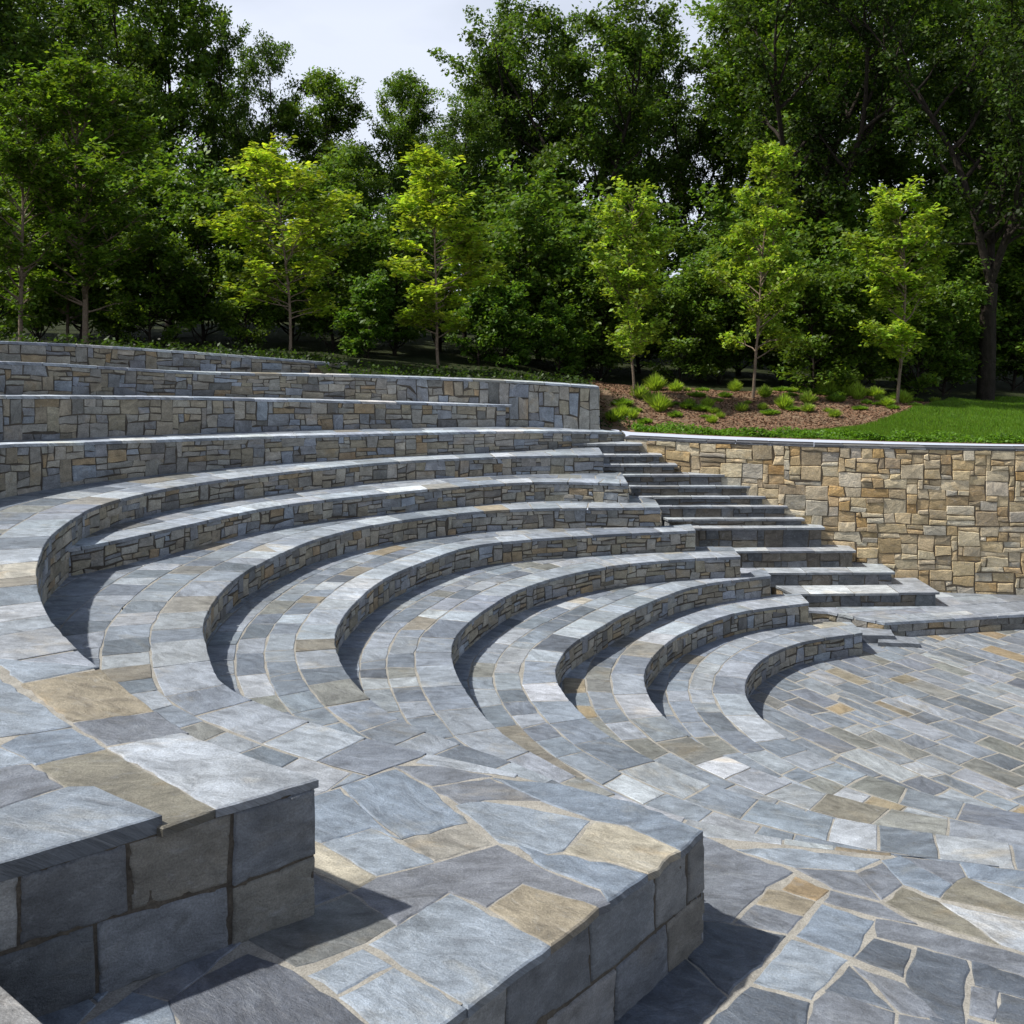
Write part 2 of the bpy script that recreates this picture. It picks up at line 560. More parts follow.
def row_cells(org, ang, ext, wr, lr, bend=0.0):
    ca, sa = math.cos(ang), math.sin(ang)
    cells = []
    v = ext[2]
    def M(u, w):
        w2 = w + bend*u*u
        return (org[0]+ca*u-sa*w2, org[1]+sa*u+ca*w2)
    while v < ext[3]:
        w = random.uniform(*wr)
        u = ext[0]-random.uniform(0, 1)
        sk = 0
        while u < ext[1]:
            L = random.uniform(*lr)*random.choice((0.7, 1, 1, 1.3))
            sk2 = random.gauss(0, 0.03)
            w_ = w
            if random.random() < 0.16 and w > 0.36:
                m = w*random.uniform(0.4, 0.6)
                cells.append(([M(u, v), M(u+L, v), M(u+L, v+m), M(u, v+m)], 1))
                cells.append(([M(u, v+m), M(u+L, v+m), M(u+L+sk2, v+w), M(u+sk, v+w)], 1))
            else:
                cells.append(([M(u, v), M(u+L, v), M(u+L+sk2, v+w), M(u+sk, v+w)], 1))
            u += L; sk = sk2
        v += w
    return cells

def ashlar(L, nv, gx, sizes):
    """random coursed rubble packing on a grid, returns cells (u0,v0,u1,v1) in grid units"""
    nu = int(L/gx)+1
    occ = np.zeros((nu, nv), dtype=bool)
    out = []
    for j in range(nv):
        i = 0
        while i < nu:
            if occ[i, j]:
                i += 1; continue
            w, h = random.choice(sizes)
            h = min(h, nv-j)
            k = 0
            while k < w and i+k < nu and not occ[i+k, j:j+h].any():
                k += 1
            occ[i:i+k, j:j+h] = True
            out.append((i, j, i+k, j+h))
            i += k
    return out

def wall(parent, path, ztop, zbot, mat=None, pal=PAL_W, nv=4, gx=0.13, sizes=None, joint=None, cells=None, prot=0.02, gap=0.010, name='riser_wall', cap=0.05, jit=0.012):
    """path Nx2 (stage side = left of travel); ztop, zbot arrays"""
    sizes = sizes or [(2, 1), (3, 1), (3, 2), (2, 2), (4, 2), (2, 1), (1, 1), (3, 1), (2, 3), (4, 1)]
    d = np.asarray(path)[:, :2]
    seg = np.linalg.norm(np.diff(d, axis=0), axis=1)
    s = np.concatenate([[0], np.cumsum(seg)])
    zt = np.asarray(ztop, dtype=float)*np.ones(len(d)) - cap
    zb = np.asarray(zbot, dtype=float)*np.ones(len(d)) - 0.03
    # pieces between sharp corners
    t = np.diff(d, axis=0); t /= np.linalg.norm(t, axis=1)[:, None]+1e-9
    br = [0]
    for i in range(1, len(t)):
        if t[i-1] @ t[i] < 0.85:
            br.append(i)
    br.append(len(d)-1)
    mb = MB(); jb = MB()
    for a, b in zip(br[:-1], br[1:]):
        if b <= a: continue
        s0, s1 = s[a], s[b]; L = s1-s0
        dd = d[a:b+1]; ss = s[a:b+1]-s0
        tt = np.gradient(dd, axis=0) if len(dd) > 1 else np.array([[1, 0]])
        tt /= np.linalg.norm(tt, axis=1)[:, None]+1e-9
        nn = np.stack([-tt[:, 1], tt[:, 0]], axis=1)
        za, zc = zt[a:b+1], zb[a:b+1]
        def pos(u, v, w):
            u = min(max(u, 0), L)
            x = np.interp(u, ss, dd[:, 0]); y = np.interp(u, ss, dd[:, 1])
            nx = np.interp(u, ss, nn[:, 0]); ny = np.interp(u, ss, nn[:, 1])
            q0 = np.interp(u, ss, zc); q1 = np.interp(u, ss, za)
            return (x+nx*w, y+ny*w, q0+(q1-q0)*v)
        Hm = float(np.mean(za-zc))
        if cells is not None and a != br[-2] and len(br) > 2:
            cl = [(c[0]*gx, c[1]/nv, c[2]*gx, c[3]/nv) for c in ashlar(L, nv, gx, sizes)]
        elif cells is not None:
            cl = cells
        else:
            cl = [(c[0]*gx, c[1]/nv, c[2]*gx, c[3]/nv) for c in ashlar(L, nv, gx, sizes)]
        jv = {}
        def J(u, v):
            k = (round(u, 3), round(v, 3))
            if k not in jv:
                jv[k] = (random.gauss(0, jit), 0 if v < 0.001 or v > 0.999 else random.gauss(0, jit)/Hm)
            return (u+jv[k][0], v+jv[k][1])
        for (u0, v0, u1, v1) in cl:
            if u0 > L-0.02: continue
            if u1 > L-0.05: u1 = L
            g = gap*random.uniform(0.5, 1.3)*(0.25 if cells is not None else 1.0)
            c = [J(u0, v0), J(u1, v0), J(u1, v1), J(u0, v1)]
            ea = u0 <= 0.001; eb = u1 >= L-0.001
            c = [(0 if ea else c[0][0]+g, c[0][1]+g/Hm), (L if eb else c[1][0]-g, c[1][1]+g/Hm), (L if eb else c[2][0]-g, c[2][1]-g/Hm), (0 if ea else c[3][0]+g, c[3][1]-g/Hm)]
            if cells is not None:
                # large near blocks: split faces modelled as relief
                wid = max(0.05, (u1-u0)); hei = max(0.05, (v1-v0)*Hm)
                def marks(Lm, nn):
                    a_ = [0, 0.004, 0.011, 0.026]
                    mid_ = list(np.linspace(0.06, Lm-0.06, max(2, nn)))
                    return [q/Lm for q in a_ + mid_] + [1-q/Lm for q in reversed(a_)]
                fs = marks(wid, int(wid/0.028)); gs = marks(hei, int(hei/0.028))
                pr = random.uniform(0.4, 1)*prot
                ou, ov = random.uniform(0, 60), random.uniform(0, 60)
                V = []; U = []
                for g_ in gs:
                    for f_ in fs:
                        uu = (c[0][0]*(1-f_)+c[1][0]*f_)*(1-g_)+(c[3][0]*(1-f_)+c[2][0]*f_)*g_
                        vv = (c[0][1]*(1-f_)+c[1][1]*f_)*(1-g_)+(c[3][1]*(1-f_)+c[2][1]*f_)*g_
                        e = min(min(f_, 1-f_)*wid, min(g_, 1-g_)*hei)
                        if ea and f_*wid < 0.03: e = max(e, 0.012) if 0.02 < g_ < 0.98 else e
                        x_, y_ = uu*1.0, vv*Hm
                        q3 = Vector((x_*7+ou, y_*7+ov, 1.7)); q4 = Vector((x_*26+ou, y_*26, ov))
                        big_ = noise.noise(q3); sm_ = noise.noise(q4); chip = max(0.0, noise.noise(Vector((x_*14, y_*14+ou, ov)))-0.15)
                        t_ = min(1.0, e/(0.010+0.05*chip)); t_ = t_*t_*(3-2*t_)
                        w_ = -0.02+(pr+0.02)*t_ + (0.011*big_+0.0035*sm_)*t_
                        du_ = 0.005*noise.noise(Vector((x_*9, y_*9, ou))); dv_ = 0.005*noise.noise(Vector((y_*9, x_*9, ov)))
                        V.append(pos(uu+(0 if ea and f_ == 0 else du_), vv+dv_/Hm, w_)); U.append((x_+ou, y_+ov))
                nf = len(fs); F = []
                for b_ in range(len(gs)-1):
                    for a_ in range(nf-1):
                        F.append((b_*nf+a_, b_*nf+a_+1, (b_+1)*nf+a_+1, (b_+1)*nf+a_))
                mb.add(V, F, pick(pal), U)
                continue
            ring = []
            for i in range(4):
                p = c[i]; q = c[(i+1) % 4]
                ln = math.hypot(q[0]-p[0], (q[1]-p[1])*Hm)
                k = max(1, min(5, int(ln/0.11)))
                for m in range(k):
                    f = m/k
                    r = random.gauss(0, 0.0065)
                    ring.append((p[0]+(q[0]-p[0])*f+(r if i in (1, 3) else 0), p[1]+(q[1]-p[1])*f+(r/Hm if i in (0, 2) else 0)))
            m = len(ring)
            cu = sum(q[0] for q in ring)/m; cv = sum(q[1] for q in ring)/m
            pr = random.uniform(0.25, 1)*prot
            bw = random.uniform(0.007, 0.014)
            V = [pos(q[0], q[1], -0.02) for q in ring]
            V += [pos(q[0], q[1], pr*0.55) for q in ring]
            hu = max(0.02, (u1-u0)/2); hv = max(0.02, (v1-v0)*Hm/2)
            V += [pos(cu+(q[0]-cu)*(1-bw/hu), cv+(q[1]-cv)*(1-bw/hv), pr+random.gauss(0, 0.0015)) for q in ring]
            F = []
            for i in range(m):
                j = (i+1) % m
                F.append((i, j, m+j, m+i)); F.append((m+i, m+j, 2*m+j, 2*m+i))
            # slightly pillowed face
            V.append(pos(cu+random.gauss(0, hu*0.2), cv, pr+random.uniform(0.0, 0.35)*prot))
            for i in range(m):
                F.append((2*m+i, 2*m+(i+1) % m, 3*m))
            ou, ov = random.uniform(0, 60), random.uniform(0, 60)
            ang = random.choice((0, 0, 0, math.pi/2)) + random.gauss(0, 0.2)
            ca, sa = math.cos(ang), math.sin(ang)
            U = []
            ringuv = ring+ring+ring+[(cu, cv)]
            for q in ringuv:
                x = q[0]-cu; y = (q[1]-cv)*Hm
                U.append((ca*x+sa*y+ou, -sa*x+ca*y+ov))
            mb.add(V, F, pick(pal), U)
        # mortar backing
        us = np.linspace(0, L, max(2, int(L/0.2)+1))
        V = []; F = []
        for u in us:
            V += [pos(u, 0, 0), pos(u, 1.0, 0)]
        for i in range(len(us)-1):
            F.append((2*i, 2*i+2, 2*i+3, 2*i+1))
        jb.add(V, F, (0.1, 0.1, 0.1), [(0, 0)]*len(V))
    o = mb.build(name, mat or M_wall, parent)
    if cells is not None:
        o.data.polygons.foreach_set('use_smooth', [True]*len(o.data.polygons))
    j = jb.build('wall_mortar', joint or M_joint, o)
    return o

def sheet(name, region, z, mat, parent=None, zf=None):
    region = ccw(clean(region, 0.01))
    mb = MB()
    V = [(p[0], p[1], (zf(p[0], p[1]) if zf else z)) for p in region]
    mb.add(V, [tuple(range(len(V)))], (0.3, 0.3, 0.3), [(p[0], p[1]) for p in region])
    return mb.build(name, mat, parent)

# ------------------------------------------------------------------ the amphitheatre tiers
D = {0: 5.9, 1: 5.5, 2: 5.1, 3: 4.7, 4: 4.3, 5: 3.9, 6: 3.5, 7: 3.1, 8: 2.7}
Z = {k: EYE-v for k, v in D.items()}

def PX(lst, Dv):
    return [P(x, y, Dv) for x, y in lst]

F1 = resample(PX([(861.5, 632), (799, 641.6), (762, 657.5), (745, 677), (743, 695), (757, 716), (790, 742), (850, 770), (930, 795), (1024, 815), (1180, 834), (1400, 850)], 5.5), 0.1, 14)
F2 = resample(PX([(808, 602), (735, 612), (677, 634), (647, 661), (642, 684), (659, 714), (700, 745), (780, 780), (880, 808), (1024, 832), (1200, 850), (1420, 866)], 5.1), 0.1, 14)
F3 = resample(PX([(770, 575), (692, 586), (629, 610), (600, 626), (568, 645), (553, 667), (556, 685), (580, 715), (620, 745), (700, 782), (800, 812), (900, 830), (1024, 847), (1200, 866), (1450, 884)], 4.7), 0.1, 14)
F4 = resample(PX([(740, 556), (692, 558), (613, 565), (533, 583), (488, 606), (458, 630), (449, 647), (452, 670), (469, 700), (500, 735), (560, 770), (620, 798), (700, 824), (800, 843), (900, 856), (1024, 870), (1200, 886), (1500, 900)], 4.3), 0.1, 14)
F5 = resample(PX([(695, 530), (586, 535), (480, 544), (425, 560), (380, 580), (350, 605), (336, 625), (332, 645), (350, 682), (405, 725)], 3.9) + [(0.0, 9.0), (0.75, 8.15), (1.15, 7.5), (1.3, 7.16)], 0.1, 10)
F6c = resample(PX([(660, 507), (512, 509), (400, 520), (320, 537), (260, 562), (225, 585), (204, 613), (200, 630), (205, 652), (220, 685)], 3.5) + [(-2.0, 9.05), (-1.0, 8.4), (0.0, 7.88), (0.75, 7.42), (1.34, 7.03)], 0.1, 8)
F7 = resample(PX([(628, 483), (512, 482.5), (300, 502), (170, 528), (120, 538.7), (91, 544.5)], 3.1) + [(-6.8, 13.7)], 0.1, 10)
F8c = resample(PX([(603, 454.5), (512, 456), (400, 461), (300, 470), (205, 481.5), (146, 492), (97, 505), (73, 517), (47, 537), (36, 558), (33, 575), (37, 599), (48, 622), (68, 645), (95, 669), (135, 700), (177, 731), (240, 757), (313, 780)], 2.7), 0.1, 8)
F6c[-1] = (1.34, 7.03); F8c[-1] = (-1.19, 6.0)
Bdir = np.array([-1.61, -1.84]); Bdir = Bdir/np.linalg.norm(Bdir)
Adir = np.array([-1.37, -1.0]); Adir = Adir/np.linalg.norm(Adir)
Bface = resample([F6c[-1], F6c[-1]+Bdir*7.5], 0.1)
Aface = resample([F8c[-1], F8c[-1]+Adir*4.8], 0.1)
F6 = np.vstack([F6c, Bface[1:]])
F8 = np.vstack([F8c, Aface[1:]])

F9 = resample([(2.66, 23.55, 2.40), (0, 22.3, 2.25), (-4.33, 20.45, 2.15), (-6.77, 18.5, 2.03), (-7.7, 17.2, 1.94), (-8.25, 15.9, 1.83), (-8.7, 13.5, 1.75), (-8.5, 10, 1.7), (-7.6, 7, 1.7), (-6.4, 4.5, 1.7), (-5.5, 2.6, 1.7)], 0.12, 8)
F10 = resample([(-0.15, 23.42, 1.75), (-4.56, 21.55, 1.5), (-7.1, 19.5, 1.3), (-8.75, 17.2, 1.13), (-9.6, 14.5, 1.0), (-9.5, 10, 1.0), (-8.4, 6, 1.0), (-7, 3, 1.0)], 0.12, 8)
F11 = resample([(2.07, 23.8, 1.345), (0, 23.6, 1.2), (-3.5, 22.7, 1.02), (-6.6, 21.1, 0.88), (-9.2, 18.0, 0.56), (-10.6, 14.5, 0.5), (-10.4, 10, 0.5), (-9.4, 6, 0.5), (-8, 3, 0.5)], 0.12, 8)
F12 = resample([(-4.4, 24.0, 0.77), (-7.5, 21.7, 0.43), (-9.9, 19.3, 0.21), (-11.8, 16, 0.16), (-11.9, 11, 0.16), (-11, 6, 0.16), (-9.5, 2.5, 0.16)], 0.12, 8)

def L2(a):
    return [tuple(p[:2]) for p in a]

def tier(idx, front, back, label, ztop, zbot, widths, lens, holes=(), extra=None, endret=1.6, gap=0.012, wallkw=None, name='seating_tier', zf=None, skip_wall_ends=None, mats=M_floor):
    root = thing(name, label, 'stone seating', 'curved stone seating tiers', (float(front[0][0]), float(front[0][1]), float(np.min(zbot))))
    root_inv = Vector(root.location)
    zf = zf or (lambda x, y: ztop)
    ov = offset_path(front, 0.03)
    bk = offset_path(back, -0.10)
    region = L2(ov) + L2(bk)[::-1]
    mbs = [MB(), MB()]
    cells = strip_cells(front, widths, lens)
    fill(mbs, cells, region, zf, holes=holes, gap=gap)
    return root, mbs, region

def finish(root, children):
    """children were built in world coordinates: keep them there under the root"""
    off = Vector(root.location)
    for c in children:
        c.parent = root
        c.location = -off

W = [0.46, 0.82, 1.16, 1.52, 1.9, 2.4]
LN = [(0.4, 0.85), (0.28, 0.62), (0.3, 0.7), (0.28, 0.62), (0.3, 0.7)]

def make_tier(k, front, back, label, endret=None, widths=W, lens=LN, holes=(), hand=None, wallcells=None, wbot=None, nv=4, gap=0.019):
    root = thing('seating_tier', label, 'stone seating', 'curved stone seating tiers', (float(front[0][0]), float(front[0][1]), Z[k]-0.4))
    zf = lambda x, y: Z[k]
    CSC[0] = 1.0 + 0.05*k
    ov = offset_path(front, 0.032); bk = offset_path(back, -0.10)
    ec = [(float(front[0][0])+0.03, max(float(back[0][1])+0.1, float(front[0][1])+0.6))]
    region = L2(ov) + L2(bk)[::-1] + ec
    cop, trd = MB(), MB()
    cl = strip_cells(front, widths, lens)
    if k == 4:   # beside the surveyed flags coping stones are put into the tread paving
        cl = [(c, 1 if sum(p[1] for p in c)/len(c) < 9.3 else t) for c, t in cl]
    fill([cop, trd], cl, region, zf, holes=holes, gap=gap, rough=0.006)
    if hand:
        for poly, col, tgt in hand:
            floor_stone([cop, trd][tgt], poly, zf, tuple(0.97*x for x in col), gap=-0.012, rough=0.008, bevel=0.011, seg=0.09)
    kids = [cop.build('coping', M_floor), trd.build('tread_paving', M_floor)]
    mreg = L2(offset_path(front, 0.012)) + L2(bk)[::-1] + ec
    kids.append(sheet('mortar_bed', mreg, Z[k]-0.007, M_mortar))
    # riser wall with a short return at the stair end
    p0 = front[0]; 
    ret = [(ec[0][0]-0.03, ec[0][1]), (p0[0], p0[1])]
    rp = resample(ret, 0.1)[:, :2]
    path = np.vstack([rp[:-1], front[:, :2]])
    zb = np.full(len(path), Z[k]-0.40) if wbot is None else wbot(path, len(rp)-1)
    kids.append(wall(None, path, Z[k], zb, nv=5, cells=wallcells, cap=0.048, gx=0.10))
    finish(root, kids)
    return root

# hand-surveyed slabs -------------------------------------------------
blue = (0.215, 0.262, 0.325); blueL = (0.29, 0.34, 0.40); grey = (0.185, 0.205, 0.24); dark = (0.11, 0.132, 0.165)
cream = (0.46, 0.43, 0.35); tan = (0.30, 0.265, 0.20); olive = (0.225, 0.215, 0.175); white = (0.38, 0.42, 0.47); rustc = (0.34, 0.26, 0.16)
def H(lst, Dv):
    return [([P(x, y, Dv) for x, y in poly], col, t) for poly, col, t in lst]
hand8 = H([
    ([(-45, 654), (98, 667), (24, 682), (2, 665)], blueL, 1),
    ([(22, 684), (104, 668), (170, 709), (73, 721)], tan, 0),
    ([(74, 723), (160, 711), (203, 729), (107, 745)], grey, 0),
    ([(109, 747), (182, 733), (240, 754), (316, 779), (217, 808), (160, 776)], white, 0),
    ([(37, 765), (107, 750), (158, 777), (214, 808), (163, 826), (66, 787)], olive, 0),
    ([(2, 745), (20, 736), (72, 728), (105, 748), (36, 764)], blue, 1),
    ([(-40, 655), (0, 679), (71, 726), (18, 734), (-60, 742)], blueL, 1),
    ([(-60, 776), (30, 764), (64, 786), (0, 806), (-60, 826)], grey, 1),
    ([(-60, 745), (0, 747), (32, 762), (-60, 774)], blueL, 1),
], 2.7)
hole8 = hull([p for poly, c, t in hand8 for p in poly] + [P(0, 885, 2.7), P(-90, 920, 2.7), P(164, 834, 2.7)])
hand6 = H([
    ([(342, 786), (396, 769), (432, 790), (467, 822), (402, 838), (372, 815)], blue, 1),
    ([(402, 840), (467, 824), (492, 844), (435, 860)], (0.30, 0.29, 0.26), 1),
    ([(323, 843), (372, 828), (434, 861), (377, 875)], blueL, 1),
    ([(300, 838), (322, 845), (375, 877), (350, 889), (300, 862)], cream, 1),
    ([(295, 865), (348, 891), (300, 908)], grey, 1),
    ([(340, 788), (371, 816), (400, 839), (371, 827), (322, 842), (300, 835), (300, 800)], blue, 1),
    ([(352, 892), (378, 877), (440, 861), (498, 844), (522, 856), (545, 869), (600, 890), (609, 901), (597, 906), (522, 883), (487, 907), (449, 891), (397, 924)], (0.19, 0.205, 0.235), 1),
    ([(489, 908), (522, 884), (597, 907), (556, 947)], tan, 0),
    ([(370, 943), (398, 926), (449, 893), (555, 948), (475, 1010)], blueL, 0),
    ([(248, 938), (350, 893), (397, 924), (366, 942), (296, 966)], (0.17, 0.18, 0.18), 1),
    ([(309, 974), (362, 948), (391, 965), (337, 992)], blueL, 1),
    ([(340, 996), (394, 967), (472, 1011), (425, 1058), (375, 1025)], blueL, 0),
    ([(170, 1000), (205, 975), (248, 953), (292, 970), (335, 998), (373, 1030), (340, 1100), (215, 1100)], (0.12, 0.135, 0.165), 1),
    ([(60, 1040), (132, 992), (167, 1002), (205, 1100), (80, 1100)], blue, 1),
    ([(456, 805), (485, 801), (520, 806), (590, 820), (562, 850), (548, 853), (500, 842)], blueL, 1),
    ([(394, 766), (432, 785), (492, 776), (440, 766)], grey, 1),
    ([(133, 990), (205, 952), (312, 907), (296, 916), (248, 936), (206, 971), (170, 999)], grey, 1),
    ([(564, 852), (595, 822), (625, 826), (679, 850), (648, 872), (620, 863)], cream, 0),
    ([(514, 843), (548, 855), (562, 855), (620, 866), (646, 874), (608, 900), (600, 888), (545, 867)], blue, 0),
    ([(432, 787), (490, 778), (541, 800), (485, 799), (463, 806)], grey, 1),
    ([(494, 778), (560, 784), (640, 804), (702, 829), (681, 849), (627, 825), (592, 819), (543, 801)], blue, 0),
], 3.5)
hole6 = hull([p for poly, c, t in hand6 for p in poly])
hand4 = H([
    ([(660, 845), (702, 836), (735, 851), (792, 872), (766, 886), (731, 922), (660, 915)], grey, 1),
    ([(782, 889), (795, 876), (829, 890), (816, 900)], rustc, 1),
    ([(756, 903), (767, 888), (782, 890), (816, 901), (803, 915)], tan, 1),
    ([(734, 922), (755, 904), (803, 916), (788, 933)], grey, 1),
    ([(650, 925), (690, 919), (732, 924), (786, 935), (773, 950), (728, 993), (681, 951)], dark, 1),
    ([(600, 1035), (640, 990), (679, 953), (726, 997), (690, 1035), (650, 1060)], dark, 1),
    ([(796, 935), (822, 903), (874, 921), (853, 956)], blue, 1),
    ([(753, 982), (790, 938), (848, 959), (811, 999)], blueL, 1),
    ([(700, 1030), (750, 986), (809, 1002), (792, 1065), (690, 1070)], dark, 1),
    ([(855, 957), (875, 938), (911, 949), (902, 976)], dark, 1),
    ([(919, 947), (966, 960), (963, 1024), (950, 1050), (906, 980)], dark, 1),
    ([(826, 990), (849, 966), (894, 1010)], dark, 1),
    ([(853, 965), (903, 983), (945, 1020), (900, 1011)], grey, 1),
    ([(814, 1001), (827, 992), (894, 1013), (890, 1065), (800, 1065)], grey, 1),
    ([(899, 1014), (945, 1023), (945, 1065), (893, 1065)], grey, 1),
    ([(972, 961), (1050, 986), (1050, 1006), (976, 984)], dark, 1),
    ([(972, 986), (998, 991), (993, 1020), (970, 1014)], grey, 1),
    ([(1001, 993), (1050, 1008), (1050, 1038), (997, 1021)], dark, 1),
    ([(968, 1018), (1050, 1042), (1050, 1075), (962, 1070)], grey, 1),
    ([(876, 918), (918, 926), (1050, 963), (1050, 983), (970, 959), (922, 946), (877, 936)], grey, 1),
    ([(831, 890), (880, 903), (916, 924), (878, 916), (824, 901)], grey, 1),
    ([(886, 902), (902, 887), (938, 900), (1000, 944), (920, 920)], olive, 1),
    ([(940, 902), (1050, 926), (1050, 960), (1002, 944)], white, 1),
    ([(942, 898), (952, 885), (966, 877), (1050, 915), (1050, 922)], olive, 1),
    ([(882, 860), (900, 856), (952, 884), (940, 897), (904, 884)], blue, 1),
    ([(857, 873), (882, 862), (902, 884), (882, 899)], grey, 1),
    ([(796, 868), (855, 872), (880, 900), (833, 888)], grey, 1),
    ([(902, 857), (958, 862), (966, 876), (952, 883)], grey, 1),
    ([(960, 862), (1060, 876), (1060, 893), (969, 877)], blue, 1),
    ([(970, 879), (1060, 895), (1060, 918), (1052, 915)], blueL, 1),
    ([(735, 849), (790, 848), (880, 859), (855, 870), (795, 867)], blueL, 1),
], 4.3)
hole4 = hull([p for poly, c, t in hand4 for p in poly])

A_cells = [(0.0, 0.0, 0.52, 0.47), (0.0, 0.47, 0.52, 1.0), (0.52, 0.5, 1.06, 1.0), (0.52, 0.0, 1.25, 0.5), (1.06, 0.5, 1.62, 1.0), (1.25, 0.0, 2.0, 0.5), (1.62, 0.5, 2.3, 1.0), (2.0, 0.0, 2.7, 0.5), (2.3, 0.5, 2.95, 1.0), (2.7, 0, 3.5, 0.5), (2.95, 0.5, 3.7, 1.0), (3.5, 0, 4.3, 0.5), (3.7, 0.5, 4.5, 1), (4.3, 0, 5.2, 0.5), (4.5, 0.5, 5.4, 1), (5.2, 0, 6.5, 0.5), (5.4, 0.5, 6.5, 1)]
B_cells = [(0, 0.5, 0.22, 1), (0.22, 0.5, 0.6, 1), (0, 0, 0.46, 0.5), (0.6, 0.5, 1.32, 1), (0.46, 0, 1.08, 0.5), (1.32, 0.5, 2.1, 1), (1.08, 0, 1.75, 0.5), (2.1, 0.5, 2.8, 1), (1.75, 0, 2.5, 0.5), (2.8, 0.5, 3.6, 1), (2.5, 0, 3.3, 0.5), (3.6, 0.5, 4.5, 1), (3.3, 0, 4.1, 0.5), (4.1, 0, 5.0, 0.5), (4.5, 0.5, 5.4, 1), (5.0, 0, 6.0, 0.5), (5.4, 0.5, 6.4, 1), (6.0, 0, 7.5, 0.5), (6.4, 0.5, 7.5, 1)]

LAB = {
 1: 'lowest and shortest curved stone seat tier, ringing the flagstone plaza',
 2: 'second lowest curved stone seat tier, one above the plaza edge tier',
 3: 'third curved stone seat tier up from the plaza',
 4: 'fourth curved stone seat tier up, its floor of large irregular flags at lower right',
 5: 'fifth curved stone seat tier up from the plaza, ending behind the right foreground block corner',
 6: 'sixth curved stone seat tier, ending in the square block corner at bottom centre',
 7: 'stone seat tier that tapers to a point against the taller wall at left',
 8: 'broad stone tier sweeping to the raised block corner at bottom left',
}
make_tier(1, F1, F2, LAB[1])
make_tier(2, F2, F3, LAB[2])
make_tier(3, F3, F4, LAB[3])
make_tier(4, F4, F6, LAB[4], hand=hand4, holes=[hole4], widths=W+[3.0, 3.7, 4.5, 5.5, 6.5, 7.5])
make_tier(5, F5, F6c, LAB[5])
W6 = [0.55, 1.05, 1.6, 2.2, 2.9, 3.7, 4.5, 5.5, 6.5]
def wb6(path, n):
    zb = np.full(len(path), Z[6]-0.40)
    # beside the foreground floor the wall runs down to the fourth level
    for i, p in enumerate(path):
        if i >= n+len(F6c)-6:
            zb[i] = Z[4]
    return zb
make_tier(6, F6c, F8, 'x') if False else None

def make_corner_tier(k, fc, face, back, label, hand, hole, cells, zb_face, zb_curve, widths):
    root = thing('seating_tier', label, 'stone seating', 'curved stone seating tiers', (float(fc[-1][0]), float(fc[-1][1]), zb_face))
    zf = lambda x, y: Z[k]
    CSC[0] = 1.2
    oc = offset_path(fc, 0.032); of = offset_path(face, 0.032)
    corner = (fc[-1]+ (oc[-1]-fc[-1]) + (of[0]-face[0]))
    bk = offset_path(back, -0.10)
    ec = [(float(fc[0][0])+0.03, float(fc[0][1])+(0.9 if k == 6 else 1.9))]
    region = L2(oc)[:-1] + [tuple(corner[:2])] + L2(of)[1:] + L2(bk)[::-1] + ec
    region_m = L2(fc)[:-1] + [tuple(fc[-1][:2])] + L2(face)[1:] + L2(bk)[::-1] + ec
    cop, trd = MB(), MB()
    # the curve, then big slabs behind the straight end face outside the surveyed slabs
    cut = [P(313, 780, 2.7), P(313, 780, 2.7)]
    cells_c = strip_cells(fc, widths, LN)
    cells_n = row_cells((float(fc[-1][0]), float(fc[-1][1])), math.atan2(face[1][1]-face[0][1], face[1][0]-face[0][0]), (-3, 8, -8, 8), (0.5, 0.75), (0.6, 1.1))
    # dividing line between the two patterns: through the hole's left side
    def mid(c):
        return (sum(p[0] for p in c)/len(c), sum(p[1] for p in c)/len(c))
    s_split = 6.9
    cells_all = [c for c in cells_c if mid(c[0])[1] > s_split-0.0 and mid(c[0])[1] > s_split]
    big = []
    lowhp = [((50, s_split), (-50, s_split))]
    for c, t in cells_c:
        q = clip_half(ccw(c), (-50, s_split), (50, s_split))
        if len(q) >= 3: big.append((q, t))
    for c, t in cells_n:
        q = clip_half(ccw(c), (50, s_split), (-50, s_split))
        if len(q) >= 3: big.append((q, t))
    fill([cop, trd], big, region, zf, holes=[hole], gap=0.020, rough=0.006)
    for poly, col, tgt in hand:
        floor_stone([cop, trd][tgt], clip_soft(poly, region), zf, tuple(0.97*x for x in col), gap=-0.014, rough=0.008, bevel=0.011, seg=0.09)
    kids = [cop.build('coping', M_floor), trd.build('tread_paving', M_floor)]
    kids.append(sheet('mortar_bed', region_m, Z[k]-0.007, M_mortar))
    p0 = fc[0]
    rp = resample([(ec[0][0]-0.03, ec[0][1]), (p0[0], p0[1])], 0.1)[:, :2]
    path = np.vstack([rp[:-1], fc[:, :2]])
    zb = np.array([zb_curve(p) for p in path])
    kids.append(wall(None, path, Z[k], zb, nv=5 if k == 6 else 8, cap=0.048, gx=0.105))
    kids.append(wall(None, face[:, :2], Z[k], zb_face, mat=M_block, pal=PAL_B, cells=cells, gap=0.012, prot=0.02, name='end_wall', cap=0.048, nv=4, jit=0.016))
    return root, kids

def clip_soft(poly, region):
    """trim a surveyed slab to the tier's outline"""
    cv = hull(list(map(tuple, poly)))
    if abs(abs(area(cv))-abs(area(poly))) < 0.02*abs(area(poly)):
        q = clip_region(ccw(region), cv)
        if len(q) >= 3 and abs(area(q)) > 0.5*abs(area(poly)):
            return q
    return poly

